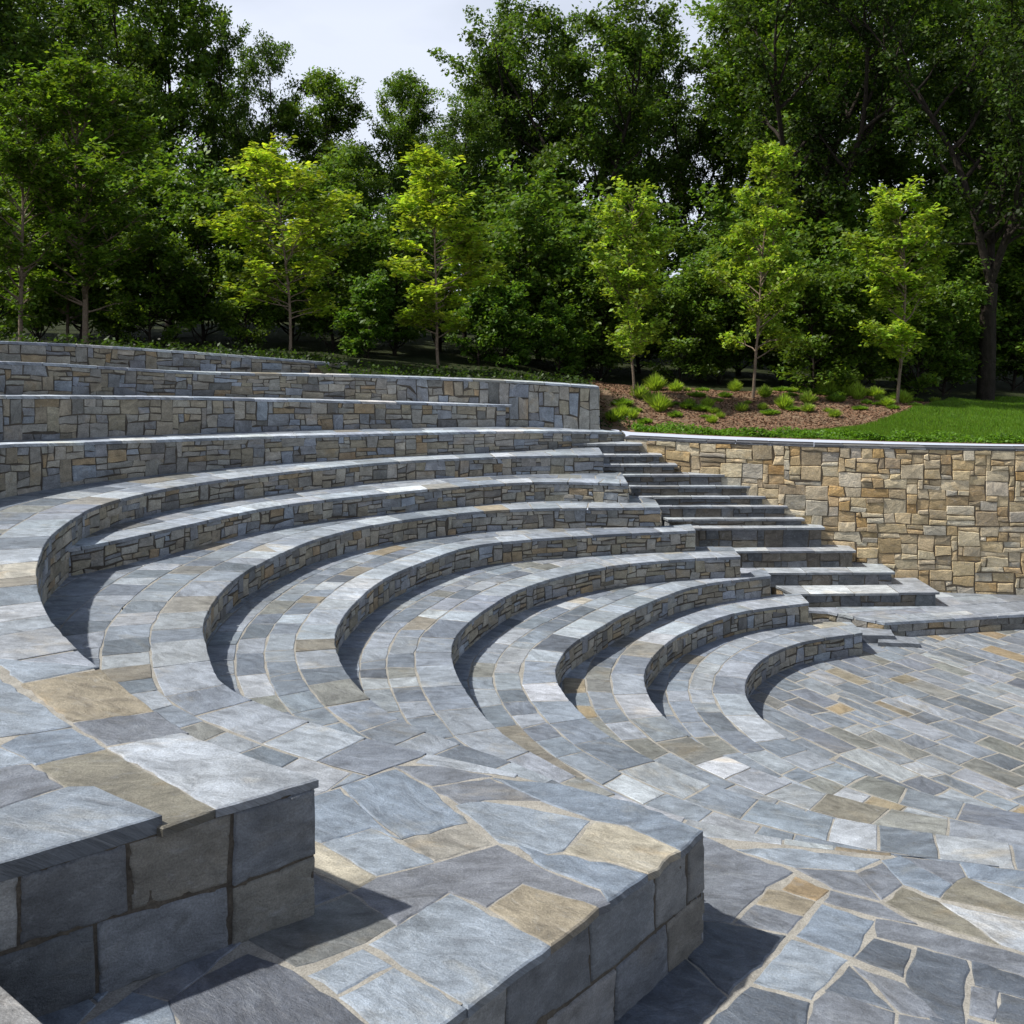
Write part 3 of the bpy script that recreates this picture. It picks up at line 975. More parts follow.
root6, kids6 = make_corner_tier(6, F6c, Bface, F8, LAB[6], hand6, hole6, B_cells, Z[4], lambda p: Z[5]-0.02 if p[1] > 7.5 else Z[4], W6)
finish(root6, kids6)
make_tier(7, F7, F8c[:int(len(F8c)*0.46)], LAB[7], widths=[0.5, 0.95, 1.5, 2.2])
root8, kids8 = make_corner_tier(8, F8c, Aface, F9, LAB[8], hand8, hole8, A_cells, Z[6], lambda p: Z[6], [0.62, 1.25, 1.9, 2.6, 3.3, 4.0])
cs = MB()
floor_stone(cs, [P(-90, 836, 2.655), P(68, 786, 2.655), (P(95, 786, 2.655)), P(162, 815, 2.655), P(0, 862, 2.655), P(-90, 889, 2.655)], lambda x, y: EYE-2.655, (0.23, 0.27, 0.32), gap=0.0, depth=0.098, rough=0.004, bevel=0.009, seg=0.09)
kids8.append(cs.build('coping_slab', M_floor))
finish(root8, kids8)

# the upper terraces behind
def upper(front, back, label, base, nv, wd=1.2, ret=None):
    root = thing('terrace_wall', label, 'stone wall', 'long terrace walls above the seats', (float(front[0][0]), float(front[0][1]), EYE-float(front[0][2])-0.5))
    fx = front
    def zf(x, y):
        i = np.argmin((fx[:, 0]-x)**2+(fx[:, 1]-y)**2)
        return EYE-fx[i, 2]
    region = L2(offset_path(front, 0.032)) + L2(offset_path(back, -0.1))[::-1]
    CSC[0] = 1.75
    cop, trd = MB(), MB()
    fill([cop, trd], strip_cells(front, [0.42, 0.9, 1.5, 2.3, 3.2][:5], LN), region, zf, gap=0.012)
    kids = [cop.build('coping', M_floor), trd.build('tread_paving', M_floor)]
    # mortar strip
    m = MB(); a = offset_path(front, 0.01); V = []; F = []
    b = offset_path(front, -wd)
    for i in range(len(a)):
        z = EYE-front[i, 2]-0.009
        V += [(a[i, 0], a[i, 1], z), (b[i, 0], b[i, 1], z)]
    for i in range(len(a)-1):
        F.append((2*i, 2*i+1, 2*i+3, 2*i+2))
    m.add(V, F, (0.3, 0.3, 0.3), [(v[0], v[1]) for v in V])
    kids.append(m.build('mortar_bed', M_mortar))
    path = front[:, :2]; zt = EYE-front[:, 2]
    if ret:
        rp = resample([ret, tuple(front[0, :2])], 0.1)[:, :2]
        path = np.vstack([rp[:-1], path]); zt = np.concatenate([np.full(len(rp)-1, zt[0]), zt])
    zb = np.array([base(p) for p in path])
    kids.append(wall(None, path, zt, zb, nv=nv+1, cap=0.048, gx=0.12))
    finish(root, kids)

def lev(fr):
    return lambda p: EYE - fr[np.argmin((fr[:, 0]-p[0])**2+(fr[:, 1]-p[1])**2), 2]
upper(F9, F11, 'stone terrace wall just above the topmost full seat tier, level with the stair top', lambda p: Z[8], 5, 1.0, ret=(2.66, 24.6))
def wide(fr, w):
    return offset_path(fr, -w)
upper(F10, F11, 'low terrace wall whose coping fades into the taller wall halfway along', lev(F9), 4, 0.6)
upper(F11, wide(F11, 0.55), 'tall terrace wall ending at a square corner beside the planting bed', lambda p: (lev(F9)(p) if p[0] > -2.2 else lev(F10)(p)) , 5, 0.55, ret=(2.07, 26.6))
upper(F12, wide(F12, 0.45), 'short topmost stone wall at left with the trees right behind it', lev(F11), 3, 0.45, ret=(-4.2, 25.5))

# ------------------------------------------------------------------ retaining wall, stair, landing
RW = resample([(2.64, 23.42, 2.5), (4.6, 22.55, 2.5), (6.9, 21.85, 2.5), (9.0, 21.4, 2.5), (10.9, 21.15, 2.5), (13.5, 21.1, 2.48), (17, 21.4, 2.45), (21, 22.2, 2.45)], 0.12, 6)[::-1]
def rwY(x):
    return float(np.interp(x, RW[::-1, 0], RW[::-1, 1]))
# travel direction right-to-left keeps the stage on the left side
root = thing('retaining_wall', 'long curved retaining wall of warm tan and cream stone below the lawn', 'stone wall', None, (9, 21.3, 0))
cop = MB()
fill([cop, cop], strip_cells(RW, [0.4], [(0.6, 1.1)]), L2(offset_path(RW, 0.04))+L2(offset_path(RW, -0.4))[::-1], lambda x, y: EYE-2.5, gap=0.008, pal=[((0.15, 0.16, 0.18), 1), ((0.19, 0.195, 0.2), 1)], depth=0.05)
kids = [cop.build('coping', M_floor)]
kids.append(wall(None, RW, EYE-2.5, 0.15, mat=M_ret, pal=PAL_R, nv=30, gx=0.115, joint=M_joint2, prot=0.045, cap=0.055, gap=0.009, name='wall_face', jit=0.012,
     sizes=[(4, 2), (3, 2), (5, 2), (3, 1), (4, 1), (5, 1), (2, 2), (3, 2), (4, 2), (2, 1), (4, 3), (3, 1), (2, 1)]))
finish(root, kids)

STEP = [  # D, left px, right px, front y px
    ('l', 5.6), ]
steps = [
 # name, D, xl, xr, y
 (23.0, 553, 637, 443.5, 'narrow stair tread at the very top, against the terrace end'),
 (22.8, 592, 657, 454.5, 'second stair step from the top, continuing the broad tier coping line'),
 (22.6, 587, 672, 464.5, 'third stair step from the top, thin with a shaded riser'),
 (22.45, 601, 719, 474.5, 'stair step fourth from the top, with a longer tread'),
 (22.3, 631, 745, 486, 'stair step fifth from the top, dark shaded riser'),
 (22.15, 641, 760, 496.5, 'thin stair step sixth from the top'),
 (22.0, 661, 782, 506, 'stair step seventh from the top, beside the sixth tier end'),
 (21.8, 669, 799, 518.5, 'thin stair step eighth from the top, low riser'),
 (21.6, 686, 819, 527, 'stair step with a deep stone riser halfway down the flight'),
 (21.3, 706, 850, 550, 'stair step third from the bottom, wide pale tread'),
 (20.9, 741, 889, 571.5, 'stair step second from the bottom, beside the low seat tiers'),
 (20.3, 793, 933, 592, 'lowest and broadest stair step just above the bottom landing'),
]
steps = [((st[3]-330)*st[0]/1000,)+st[1:] for st in steps]
prevz = None
SD = [s[0] for s in steps]+[5.6]
for i, (Dv, xl, xr, y, lab) in enumerate(steps):
    Yf = 1000*Dv/(y-330)
    xL = (xl-512)*Yf/1000; xR = (xr-512)*Yf/1000
    Yr = Yf
    z = EYE-Dv
    zb = EYE-SD[i+1]-0.02
    root = thing('stair_step', lab, 'stone step', 'stone steps climbing beside the retaining wall', ((xL+xR)/2, Yf, zb))
    tilt = 0.10 if i > 7 else 0.03
    a = (xR+0.05, Yf); b = (xL, Yf-tilt)
    c = (xL-0.03-0.35*(i > 6), Yf+1.15)
    fr = resample([a, b], 0.1)[:, :2]
    top = MB()
    reg = [(xR+0.12, Yf-0.03), (xL-0.03, Yf-tilt-0.03), (c[0]-0.03, c[1]), (xR+0.12, Yf+1.15)]
    # trim to the retaining wall
    reg = clip_half(ccw(reg), (2.64, 23.42+0.1), (2.64, 23.42+0.1)) if False else reg
    cells = [([ (xa, Yf-0.3), (xa2, Yf-0.3), (xa2, Yf+1.2), (xa, Yf+1.2)], 0) for xa, xa2 in zip(np.linspace(xL-0.6, xR+0.2, 5)[:-1], np.linspace(xL-0.6, xR+0.2, 5)[1:])]
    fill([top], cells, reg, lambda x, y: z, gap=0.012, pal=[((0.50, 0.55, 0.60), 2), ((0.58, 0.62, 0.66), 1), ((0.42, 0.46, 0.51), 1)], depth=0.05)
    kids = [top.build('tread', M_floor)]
    kids.append(sheet('mortar_bed', [(xR+0.1, Yf), (xL, Yf-tilt), c, (xR+0.1, Yf+1.15)], z-0.012, M_mortar))
    path = np.vstack([fr, resample([b, c], 0.1)[1:, :2]])
    path = path
    # stage side must be left of travel: right-to-left front, then back along the left cheek reverses it
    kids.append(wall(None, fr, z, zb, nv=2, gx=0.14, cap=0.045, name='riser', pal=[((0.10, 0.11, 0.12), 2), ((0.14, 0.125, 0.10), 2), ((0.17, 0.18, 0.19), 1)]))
    kids.append(wall(None, resample([b, c], 0.1)[::-1, :2][::-1] if False else resample([c, b], 0.1)[::-1, :2], z, zb-0.3, nv=3, gx=0.14, cap=0.045, name='cheek_wall'))
    finish(root, kids)

# landing at the foot of the stair
zl = EYE-5.6
land_front = resample([(15.5, 20.3), (12.5, 19.95), (10.2, 19.75), (8.6, 19.45), P(884, 622, 5.6)], 0.12)[:, :2]
lc = P(829, 611, 5.6)
root = thing('stair_landing', 'low paved landing slab at the foot of the stair by the retaining wall', 'stone landing', None, (9, 20.5, 0))
top = MB()
reg = L2(offset_path(land_front, 0.03)) + [(lc[0]-0.03, lc[1]-0.02), (5.3, 20.15), (5.1, 22.2), (8.0, 22.2), (16, 21.9), (15.5, 20.3)]
fill([top, top], row_cells((8, 19), math.radians(12), (-4, 9, -2, 4), (0.5, 0.7), (0.6, 1.2)), reg, lambda x, y: zl, gap=0.014, pal=[((0.34, 0.38, 0.43), 3), ((0.46, 0.50, 0.54), 2), ((0.28, 0.31, 0.36), 2)])
kids = [top.build('landing_paving', M_floor), sheet('mortar_bed', L2(land_front)+[lc, (5.3, 20.2), (5.1, 22.2), (8.0, 22.2), (16, 21.9)], zl-0.012, M_mortar)]
e = land_front[-1]
kids.append(wall(None, land_front, zl, 0, nv=2, gx=0.16, cap=0.045, name='riser'))
kids.append(wall(None, resample([tuple(e), lc], 0.1)[:, :2], zl, 0, nv=2, gx=0.16, cap=0.045, name='cheek_wall'))
kids.append(wall(None, resample([lc, (5.3, 20.2)], 0.1)[:, :2], zl, 0, nv=2, gx=0.16, cap=0.045, name='side_wall'))
finish(root, kids)

# two thin loose flags stepping down beside the landing
for px, lab, sc in ((868, 'thin low flag wedged between the lowest tier end and the landing', 1.0), (897, 'small thin flag on the plaza at the landing corner', 0.8)):
    q = P(px, 636 if px < 880 else 640, 5.82)
    m = MB()
    floor_stone(m, [(q[0]-0.5*sc, q[1]-0.12), (q[0]+0.42*sc, q[1]-0.22), (q[0]+0.5*sc, q[1]+0.15), (q[0]-0.3*sc, q[1]+0.4)], lambda x, y: 0.08 if px > 880 else 0.16, (0.26, 0.29, 0.33), gap=0, depth=0.1 if px > 880 else 0.17, rough=0.01)
    o = m.build('flagstone', M_floor)
    tag(o, lab, 'flagstone')

# ------------------------------------------------------------------ plaza
plz = L2(offset_path(F1, -0.1)) + [(40, 9), (40, 40), (16, 22.2), (8, 22.2), (5.5, 23.5), (4.9, 20)]
top = MB(); top2 = MB()
region = [(x, y) for x, y in L2(offset_path(F1, -0.05))] + [(24, 9.5), (24, 20.5), (15.5, 20.4), (10.2, 20.0), (8.4, 19.8), (7.5, 20.2), (5.2, 21.5), (5.0, 19.2)]
ang = math.atan2(14.4-18.4, 7.4-4.9)
cells = row_cells((7, 14), ang, (-9, 16, -10, 14), (0.30, 0.46), (0.42, 0.95), bend=0.012)
fill([top, top], cells, region, lambda x, y: 0.0, gap=0.027, rough=0.008, jog=ang,
     pal=[((0.25, 0.288, 0.338), 30), ((0.20, 0.23, 0.272), 18), ((0.305, 0.34, 0.385), 24), ((0.15, 0.172, 0.205), 6), ((0.37, 0.40, 0.43), 9), ((0.28, 0.25, 0.195), 5), ((0.34, 0.275, 0.18), 3), ((0.23, 0.24, 0.23), 7)])
o = top.build('plaza_paving', M_floor); tag(o, kind='structure')
o = sheet('plaza_mortar', plz, -0.006, M_mortar); tag(o, kind='structure')
# ground under everything
g = MB()
g.add([(-300, -200, -0.06), (300, -200, -0.06), (300, 24, -0.06), (-300, 24, -0.06)], [(0, 1, 2, 3)], (0.1,)*3, [(0, 0)]*4)
o = g.build('ground', M_soil); tag(o, kind='structure')

# foreground slab step, bottom left corner
zs = EYE-3.06
root = thing('stone_step', 'grey slab step whose corner just enters at the bottom left', 'stone step', None, (-2.6, 4.3, Z[6]))
c0 = P(0, 985, 3.06); c1 = P(46, 1026, 3.06)
dv = np.array(c1)-np.array(c0); dv /= np.linalg.norm(dv)
nv_ = np.array([-dv[1], dv[0]])
q0 = np.array(c0)-dv*1.2; q1 = np.array(c1)+dv*0.9
pl = [tuple(q0), tuple(q1), tuple(q1-nv_*(-0.0)+np.array([-0.9, -0.5])), tuple(q0+np.array([-0.9, -0.5]))]
m = MB(); floor_stone(m, pl, lambda x, y: zs, (0.26, 0.265, 0.27), gap=0, depth=0.06, rough=0.002)
kids = [m.build('tread', M_floor)]
hp = hull([tuple(p) for p in pl])
hp = inset(ccw(hp), 0.03)
ring = []
for i in range(len(hp)):
    ring += L2(resample([hp[i], hp[(i+1) % len(hp)]], 0.15))[:-1]
ring.append(ring[0])
kids.append(wall(None, np.array(ring)[::-1], zs, Z[6], mat=M_block, pal=PAL_B, nv=3, gx=0.2, name='riser', cap=0.05))
finish(root, kids)

# ------------------------------------------------------------------ terrain behind
def Yb(x):
    if x > 2.75:
        return rwY(min(x, 21))+0.2
    if x > -4.4:
        return float(np.interp(x, [-4.4, 0, 2.75], [22.6, 23.9, 24.1]))
    return float(np.interp(x, [-12.2, -11.8, -9.9, -7.5, -4.4], [12.0, 16.3, 19.6, 22.0, 24.3]))
def Db(x):
    return float(np.interp(x, [-16, -9.9, -4.4, -4.2, 0, 2.06, 2.14, 22], [0.25, 0.32, 0.86, 1.1, 1.25, 1.42, 2.4, 2.5]))
def Dk(x):
    return float(np.interp(x, [-20, -8, -4, 0, 3, 8, 12, 16, 25], [0.3, 0.55, 0.85, 1.2, 1.78, 1.9, 2.15, 2.4, 2.4]))
def gz(x, y):
    b = Yb(x) if -12.2 < x < 21 else (12 if x < 0 else 22.4)
    t = min(1, max(0, (y-b-0.5)/7.5)); t = t*t*(3-2*t)
    f = Db(x)
    # just right of the tall wall corner the bed climbs beside it
    if 2.2 < x < 6:
        k = (6-x)/3.8
        t = min(1, t*(1+1.2*k))
    Dv = f*(1-t)+Dk(x)*t
    far = max(0, y-31)
    Dv -= min(1.2, far*0.03)
    bump = 0.05*math.sin(x*1.7+y*0.9)*math.sin(y*1.3-x*0.6)*min(1, max(0, (y-b-1)/2))
    return EYE-Dv+bump
xs = np.concatenate([np.linspace(-140, -16, 20), np.arange(-15.5, 22.3, 0.3), [2.05, 2.15], np.linspace(24, 160, 24)]); xs.sort()
ts = np.concatenate([np.linspace(0, 12, 46), np.linspace(13, 40, 22), [60, 100, 180, 300]])
V = []; F = []
for x in xs:
    b = Yb(x) if -12.2 < x < 21 else (12 if x < 0 else 22.4)
    for t in ts:
        V.append((x, b+t, gz(x, b+t)))
nt_ = len(ts)
for i in range(len(xs)-1):
    for j in range(nt_-1):
        F.append((i*nt_+j, (i+1)*nt_+j, (i+1)*nt_+j+1, i*nt_+j+1))
def in_bed(x, y):
    return 2.2 < x < 16 and y < 32.5+0.0*x and not in_lawn(x, y)
def lawn_edge(x):
    # back edge of the ground cover / lawn: the lawn widens to the right
    return float(np.interp(x, [5.0, 7.5, 9.5, 12, 14, 16], [0, 1.6, 3.6, 7.5, 10.5, 12]))
def in_lawn(x, y):
    return x > 6.0 and y < Yb(min(x, 20.9))+lawn_edge(x)
groups = {'bed': MB(), 'forest': MB()}
me_f = {'bed': [], 'forest': []}
for f in F:
    cx = sum(V[i][0] for i in f)/4; cy = sum(V[i][1] for i in f)/4
    me_f['bed' if (2.1 < cx < 22 and cy < 30.5+0.6*math.sin(cx)) else 'forest'].append(f)
for k, nm, mt in (('bed', 'planting_bed_soil', M_mulch), ('forest', 'forest_ground', M_forest)):
    me = bpy.data.meshes.new(nm); me.from_pydata(V, [], me_f[k]); me.materials.append(mt); me.update()
    o = link(bpy.data.objects.new(nm, me)); tag(o, kind='structure')
    o.data.polygons.foreach_set('use_smooth', [True]*len(o.data.polygons))

# lawn surface
V = []; F = []
lx = np.arange(6.2, 24, 0.3)
for x in lx:
    b = Yb(min(x, 20.9)); L = lawn_edge(x)-0.75
    for t in np.linspace(0.75, max(0.8, L+0.75), 14):
        V.append((x, b+t, gz(x, b+t)+0.02))
for i in range(len(lx)-1):
    for j in range(13):
        F.append((i*14+j, (i+1)*14+j, (i+1)*14+j+1, i*14+j+1))
me = bpy.data.meshes.new('lawn'); me.from_pydata(V, [], F); me.materials.append(M_turf); me.update()
o = link(bpy.data.objects.new('lawn', me)); tag(o, kind='structure')

# grass blades and ground cover
def blades(name, pts, h, w, cols, mat, label, cat, lean=0.5):
    n = len(pts)
    a = RNG.uniform(0, 2*np.pi, n); H_ = h*RNG.uniform(0.6, 1.3, n)
    dx = np.cos(a)*w/2; dy = np.sin(a)*w/2
    l = RNG.uniform(0, 2*np.pi, n); lr = H_*lean*RNG.uniform(0, 1, n)
    Vv = np.zeros((n*3, 3))
    Vv[0::3] = pts + np.stack([dx, dy, np.zeros(n)], 1)
    Vv[1::3] = pts - np.stack([dx, dy, np.zeros(n)], 1)
    Vv[2::3] = pts + np.stack([np.cos(l)*lr, np.sin(l)*lr, H_], 1)
    o = quads_obj(name, Vv, 3, cols, mat)
    tag(o, label, cat, kind='stuff')
    return o
pts = []
while len(pts) < 70000:
    x = random.uniform(6, 22); b = Yb(min(x, 20.9)); y = b+0.6+random.uniform(0, 1)*(lawn_edge(x)-0.5)
    if y > b+lawn_edge(x)+random.uniform(-0.1, 0.2) or x > 0.56*y: 
        if lawn_edge(x) < 0.7: pass
        if x > 0.62*y: continue
    pts.append((x, y, gz(x, y)+0.015))
pts = np.array(pts)
c = np.array([0.12, 0.22, 0.02])*RNG.uniform(0.7, 1.4, (len(pts), 1))*RNG.uniform(0.9, 1.1, (len(pts), 3))
blades('lawn_grass', pts, 0.07, 0.02, c, M_leafS, 'bright mown lawn grass behind the retaining wall', 'grass')

def leaf_cards(centres, size, cols, flat=0.5, aspect=0.55, droop=0.0):
    """diamond leaves, random orientation; returns verts (4N,3)"""
    n = len(centres)
    nrm = RNG.normal(0, 1, (n, 3)); nrm[:, 2] = np.abs(nrm[:, 2])+flat*1.6
    nrm /= np.linalg.norm(nrm, axis=1)[:, None]
    r = RNG.normal(0, 1, (n, 3))
    u = np.cross(nrm, r); u /= np.linalg.norm(u, axis=1)[:, None]+1e-9
    v = np.cross(nrm, u)
    s = size*RNG.uniform(0.6, 1.35, (n, 1))
    Vv = np.zeros((n*4, 3))
    Vv[0::4] = centres - u*s*0.5
    Vv[1::4] = centres + v*s*aspect*0.5 + nrm*s*0.06
    Vv[2::4] = centres + u*s*0.5
    Vv[3::4] = centres - v*s*aspect*0.5 + nrm*s*0.06
    return Vv

pts = []
while len(pts) < 26000:
    x = random.uniform(2.9, 22); b = Yb(min(x, 20.9))
    wdt = 0.55+0.25*math.sin(x*2.1)+0.15*math.sin(x*5.3)
    y = b+0.12+random.random()*wdt*1.3
    hh = 0.22*(1-((y-b-0.12)/(wdt*1.3)-0.5)**2*3)*(0.7+0.3*math.sin(x*7+y*5))
    pts.append((x, y, gz(x, y)+max(0.01, random.random()*hh)))
pts = np.array(pts)
c = np.array([0.11, 0.22, 0.025])*RNG.uniform(0.55, 1.7, (len(pts), 1))
o = quads_obj('ground_cover', leaf_cards(pts, 0.075, c, 0.6), 4, c, M_leafS)
tag(o, 'low leafy ground cover edging the top of the retaining wall', 'ground cover', kind='stuff')

# weeds of the bed back and under the trees on the left crest
pts = []
while len(pts) < 5000:
    x = random.uniform(-13, 3); b = Yb(x) if x > -12.2 else 12
    y = b+0.5+abs(random.gauss(0, 1.6)); 
    pts.append((x, y, gz(x, y)+random.random()*0.28*abs(math.sin(x*3+y*2))))
pts = np.array(pts)
c = np.array([0.04, 0.075, 0.012])*RNG.uniform(0.3, 1.7, (len(pts), 1))
o = quads_obj('undergrowth', leaf_cards(pts, 0.10, c, 0.3), 4, c, M_leafS)
tag(o, 'low green undergrowth along the crest behind the upper walls', 'undergrowth', kind='stuff')

# bark chips
pts = []
while len(pts) < 24000:
    x = random.uniform(2.4, 17); y = Yb(min(x, 20.9))+random.uniform(0.6, 9)
    if in_lawn(x, y): continue
    pts.append((x, y, gz(x, y)+0.015))
pts = np.array(pts)
k = RNG.random((len(pts), 1))
c = np.array([0.29, 0.20, 0.13])*(0.35+1.5*k)
o = quads_obj('bark_chips', leaf_cards(pts, 0.085, c, 0.9, 0.4), 4, c, plain_mat("bark_chip", (0.16, 0.085, 0.05), (0.30, 0.19, 0.12), 9, 0.4, 0.9, 0.02, 30))
tag(o, 'brown bark mulch spread over the planting bed', 'mulch', kind='stuff')

# ------------------------------------------------------------------ plants
def tuft_mesh(n, h, r, col, wid=0.014):
    a = RNG.uniform(0, 2*np.pi, n); rr = np.sqrt(RNG.random(n))
    base = np.stack([np.cos(a)*rr*r*0.3, np.sin(a)*rr*r*0.3, np.zeros(n)], 1)
    H_ = h*RNG.uniform(0.45, 1.1, n)*(1-0.4*rr)
    mid = base + np.stack([np.cos(a)*rr*r*0.6, np.sin(a)*rr*r*0.6, H_*0.65], 1)
    tip = base + np.stack([np.cos(a)*rr*r*1.2, np.sin(a)*rr*r*1.2, H_], 1)
    b2 = a+np.pi/2+RNG.normal(0, 0.5, n)
    s = np.stack([np.cos(b2), np.sin(b2), np.zeros(n)], 1)*wid
    Vv = np.zeros((n*4, 3))
    Vv[0::4] = base; Vv[1::4] = mid+s; Vv[2::4] = tip; Vv[3::4] = mid-s
    c = np.array(col)*RNG.uniform(0.6, 1.5, (n, 1))
    return Vv, c
tufts = []
kinds = [('feathery', 520, 0.62, 0.33, (0.30, 0.42, 0.06)), ('spiky', 320, 0.45, 0.25, (0.24, 0.34, 0.06)), ('leafy', 360, 0.32, 0.3, (0.15, 0.26, 0.04))]
protos = []
for nm, n, h, r, col in kinds:
    Vv, c = tuft_mesh(n, h, r, col, 0.02 if nm != 'leafy' else 0.035)
    o = quads_obj('garden_plant', Vv, 4, c, M_leafS)
    protos.append(o)
tuft_px = [ # px, py, kind, scale
 (622, 416, 0, 1.15), (652, 405, 1, 1.0), (668, 407, 1, .8), (690, 404, 1, 1.0), (697, 397, 2, .9), (714, 413, 1, .8), (742, 411, 1, 1.0), (655, 391, 0, .9),
 (676, 392, 0, .9), (702, 391, 2, .9), (765, 397, 0, 1.1), (790, 396, 2, .8), (808, 404, 1, .9), (835, 417, 1, .8), (836, 402, 2, .9), (858, 400, 0, 1.1), (830, 392, 0, 1.2),
 (848, 393, 0, 1.2), (860, 410, 2, .7), (880, 401, 1, .9), (893, 409, 2, .6), (818, 391, 2, 1.0), (935, 398, 1, .8), (915, 407, 2, .7), (725, 397, 2, .8), (640, 398, 1, .9), (782, 391, 2, 1.0), (700, 411, 2, .8),
 (675, 417, 2, .7), (636, 412, 2, .8), (770, 414, 2, .8), (793, 411, 2, .7), (735, 390, 0, .9), (875, 392, 0, .9), (900, 395, 2, 1.0)]
rt = random.Random(3)
taken = list(tuft_px)
for _ in range(400):
    if len(taken) >= 66: break
    qx, qy = rt.uniform(612, 930), rt.uniform(390, 424)
    if qy > 432-(qx-600)*0.075: continue
    if min(abs(qx-t[0])+2.2*abs(qy-t[1]) for t in taken) < 11: continue
    taken.append((qx, qy, rt.choice((1, 2, 2, 0)), rt.uniform(0.5, 0.85)))
tuft_px = taken
used = [False]*3
GL = ['tall feathery pale green tuft growing in the mulch bed', 'small spiky green clump growing in the mulch bed', 'low leafy dark green mound growing in the mulch bed']
specials = {0: 'largest pale feathery tuft right beside the tall wall corner'}
for i, (px, py, kd, sc) in enumerate(tuft_px):
    # find ground point on the view ray
    best = None
    for Y in np.linspace(22.5, 31, 120):
        X = (px-512)*Y/1000
        e = abs((EYE-gz(X, Y))*1000/Y+330-py)
        if best is None or e < best[0]: best = (e, X, Y)
    _, X, Y = best
    if used[kd]:
        o = protos[kd].copy(); link(o)
    else:
        o = protos[kd]; used[kd] = True
    o.location = (X, Y, gz(X, Y)-0.02); o.rotation_euler[2] = random.uniform(0, 6.28); s = sc*random.uniform(0.55, 0.95); o.scale = (s, s*random.uniform(0.8, 1.2), s*random.uniform(0.75, 1.35))
    tag(o, specials.get(i, GL[kd]), 'garden plant', ['feathery tufts in the bed', 'spiky clumps in the bed', 'leafy mounds in the bed'][kd] if i not in specials else 'plants in the mulch bed')

# ------------------------------------------------------------------ trees
def tube(V, F, pts, rads, seg=6):
    o = len(V)
    for i, (p, r) in enumerate(zip(pts, rads)):
        d = (pts[min(i+1, len(pts)-1)]-pts[max(i-1, 0)])
        d = d/(np.linalg.norm(d)+1e-9)
        a = np.cross(d, [0.3, 1, 0.1]); a /= np.linalg.norm(a)+1e-9
        b = np.cross(d, a)
        for k in range(seg):
            th = 2*math.pi*k/seg
            V.append(tuple(p+(a*math.cos(th)+b*math.sin(th))*r))
    for i in range(len(pts)-1):
        for k in range(seg):
            k2 = (k+1) % seg
            F.append((o+i*seg+k, o+i*seg+k2, o+(i+1)*seg+k2, o+(i+1)*seg+k))

def limb(p0, dirn, L, n, wob, up=0.0, rng=RNG):
    pts = [np.array(p0, dtype=float)]
    d = np.array(dirn, dtype=float); d /= np.linalg.norm(d)
    for i in range(n):
        d = d + rng.normal(0, wob, 3) + np.array([0, 0, up])
        d /= np.linalg.norm(d)
        pts.append(pts[-1]+d*L/n)
    return pts

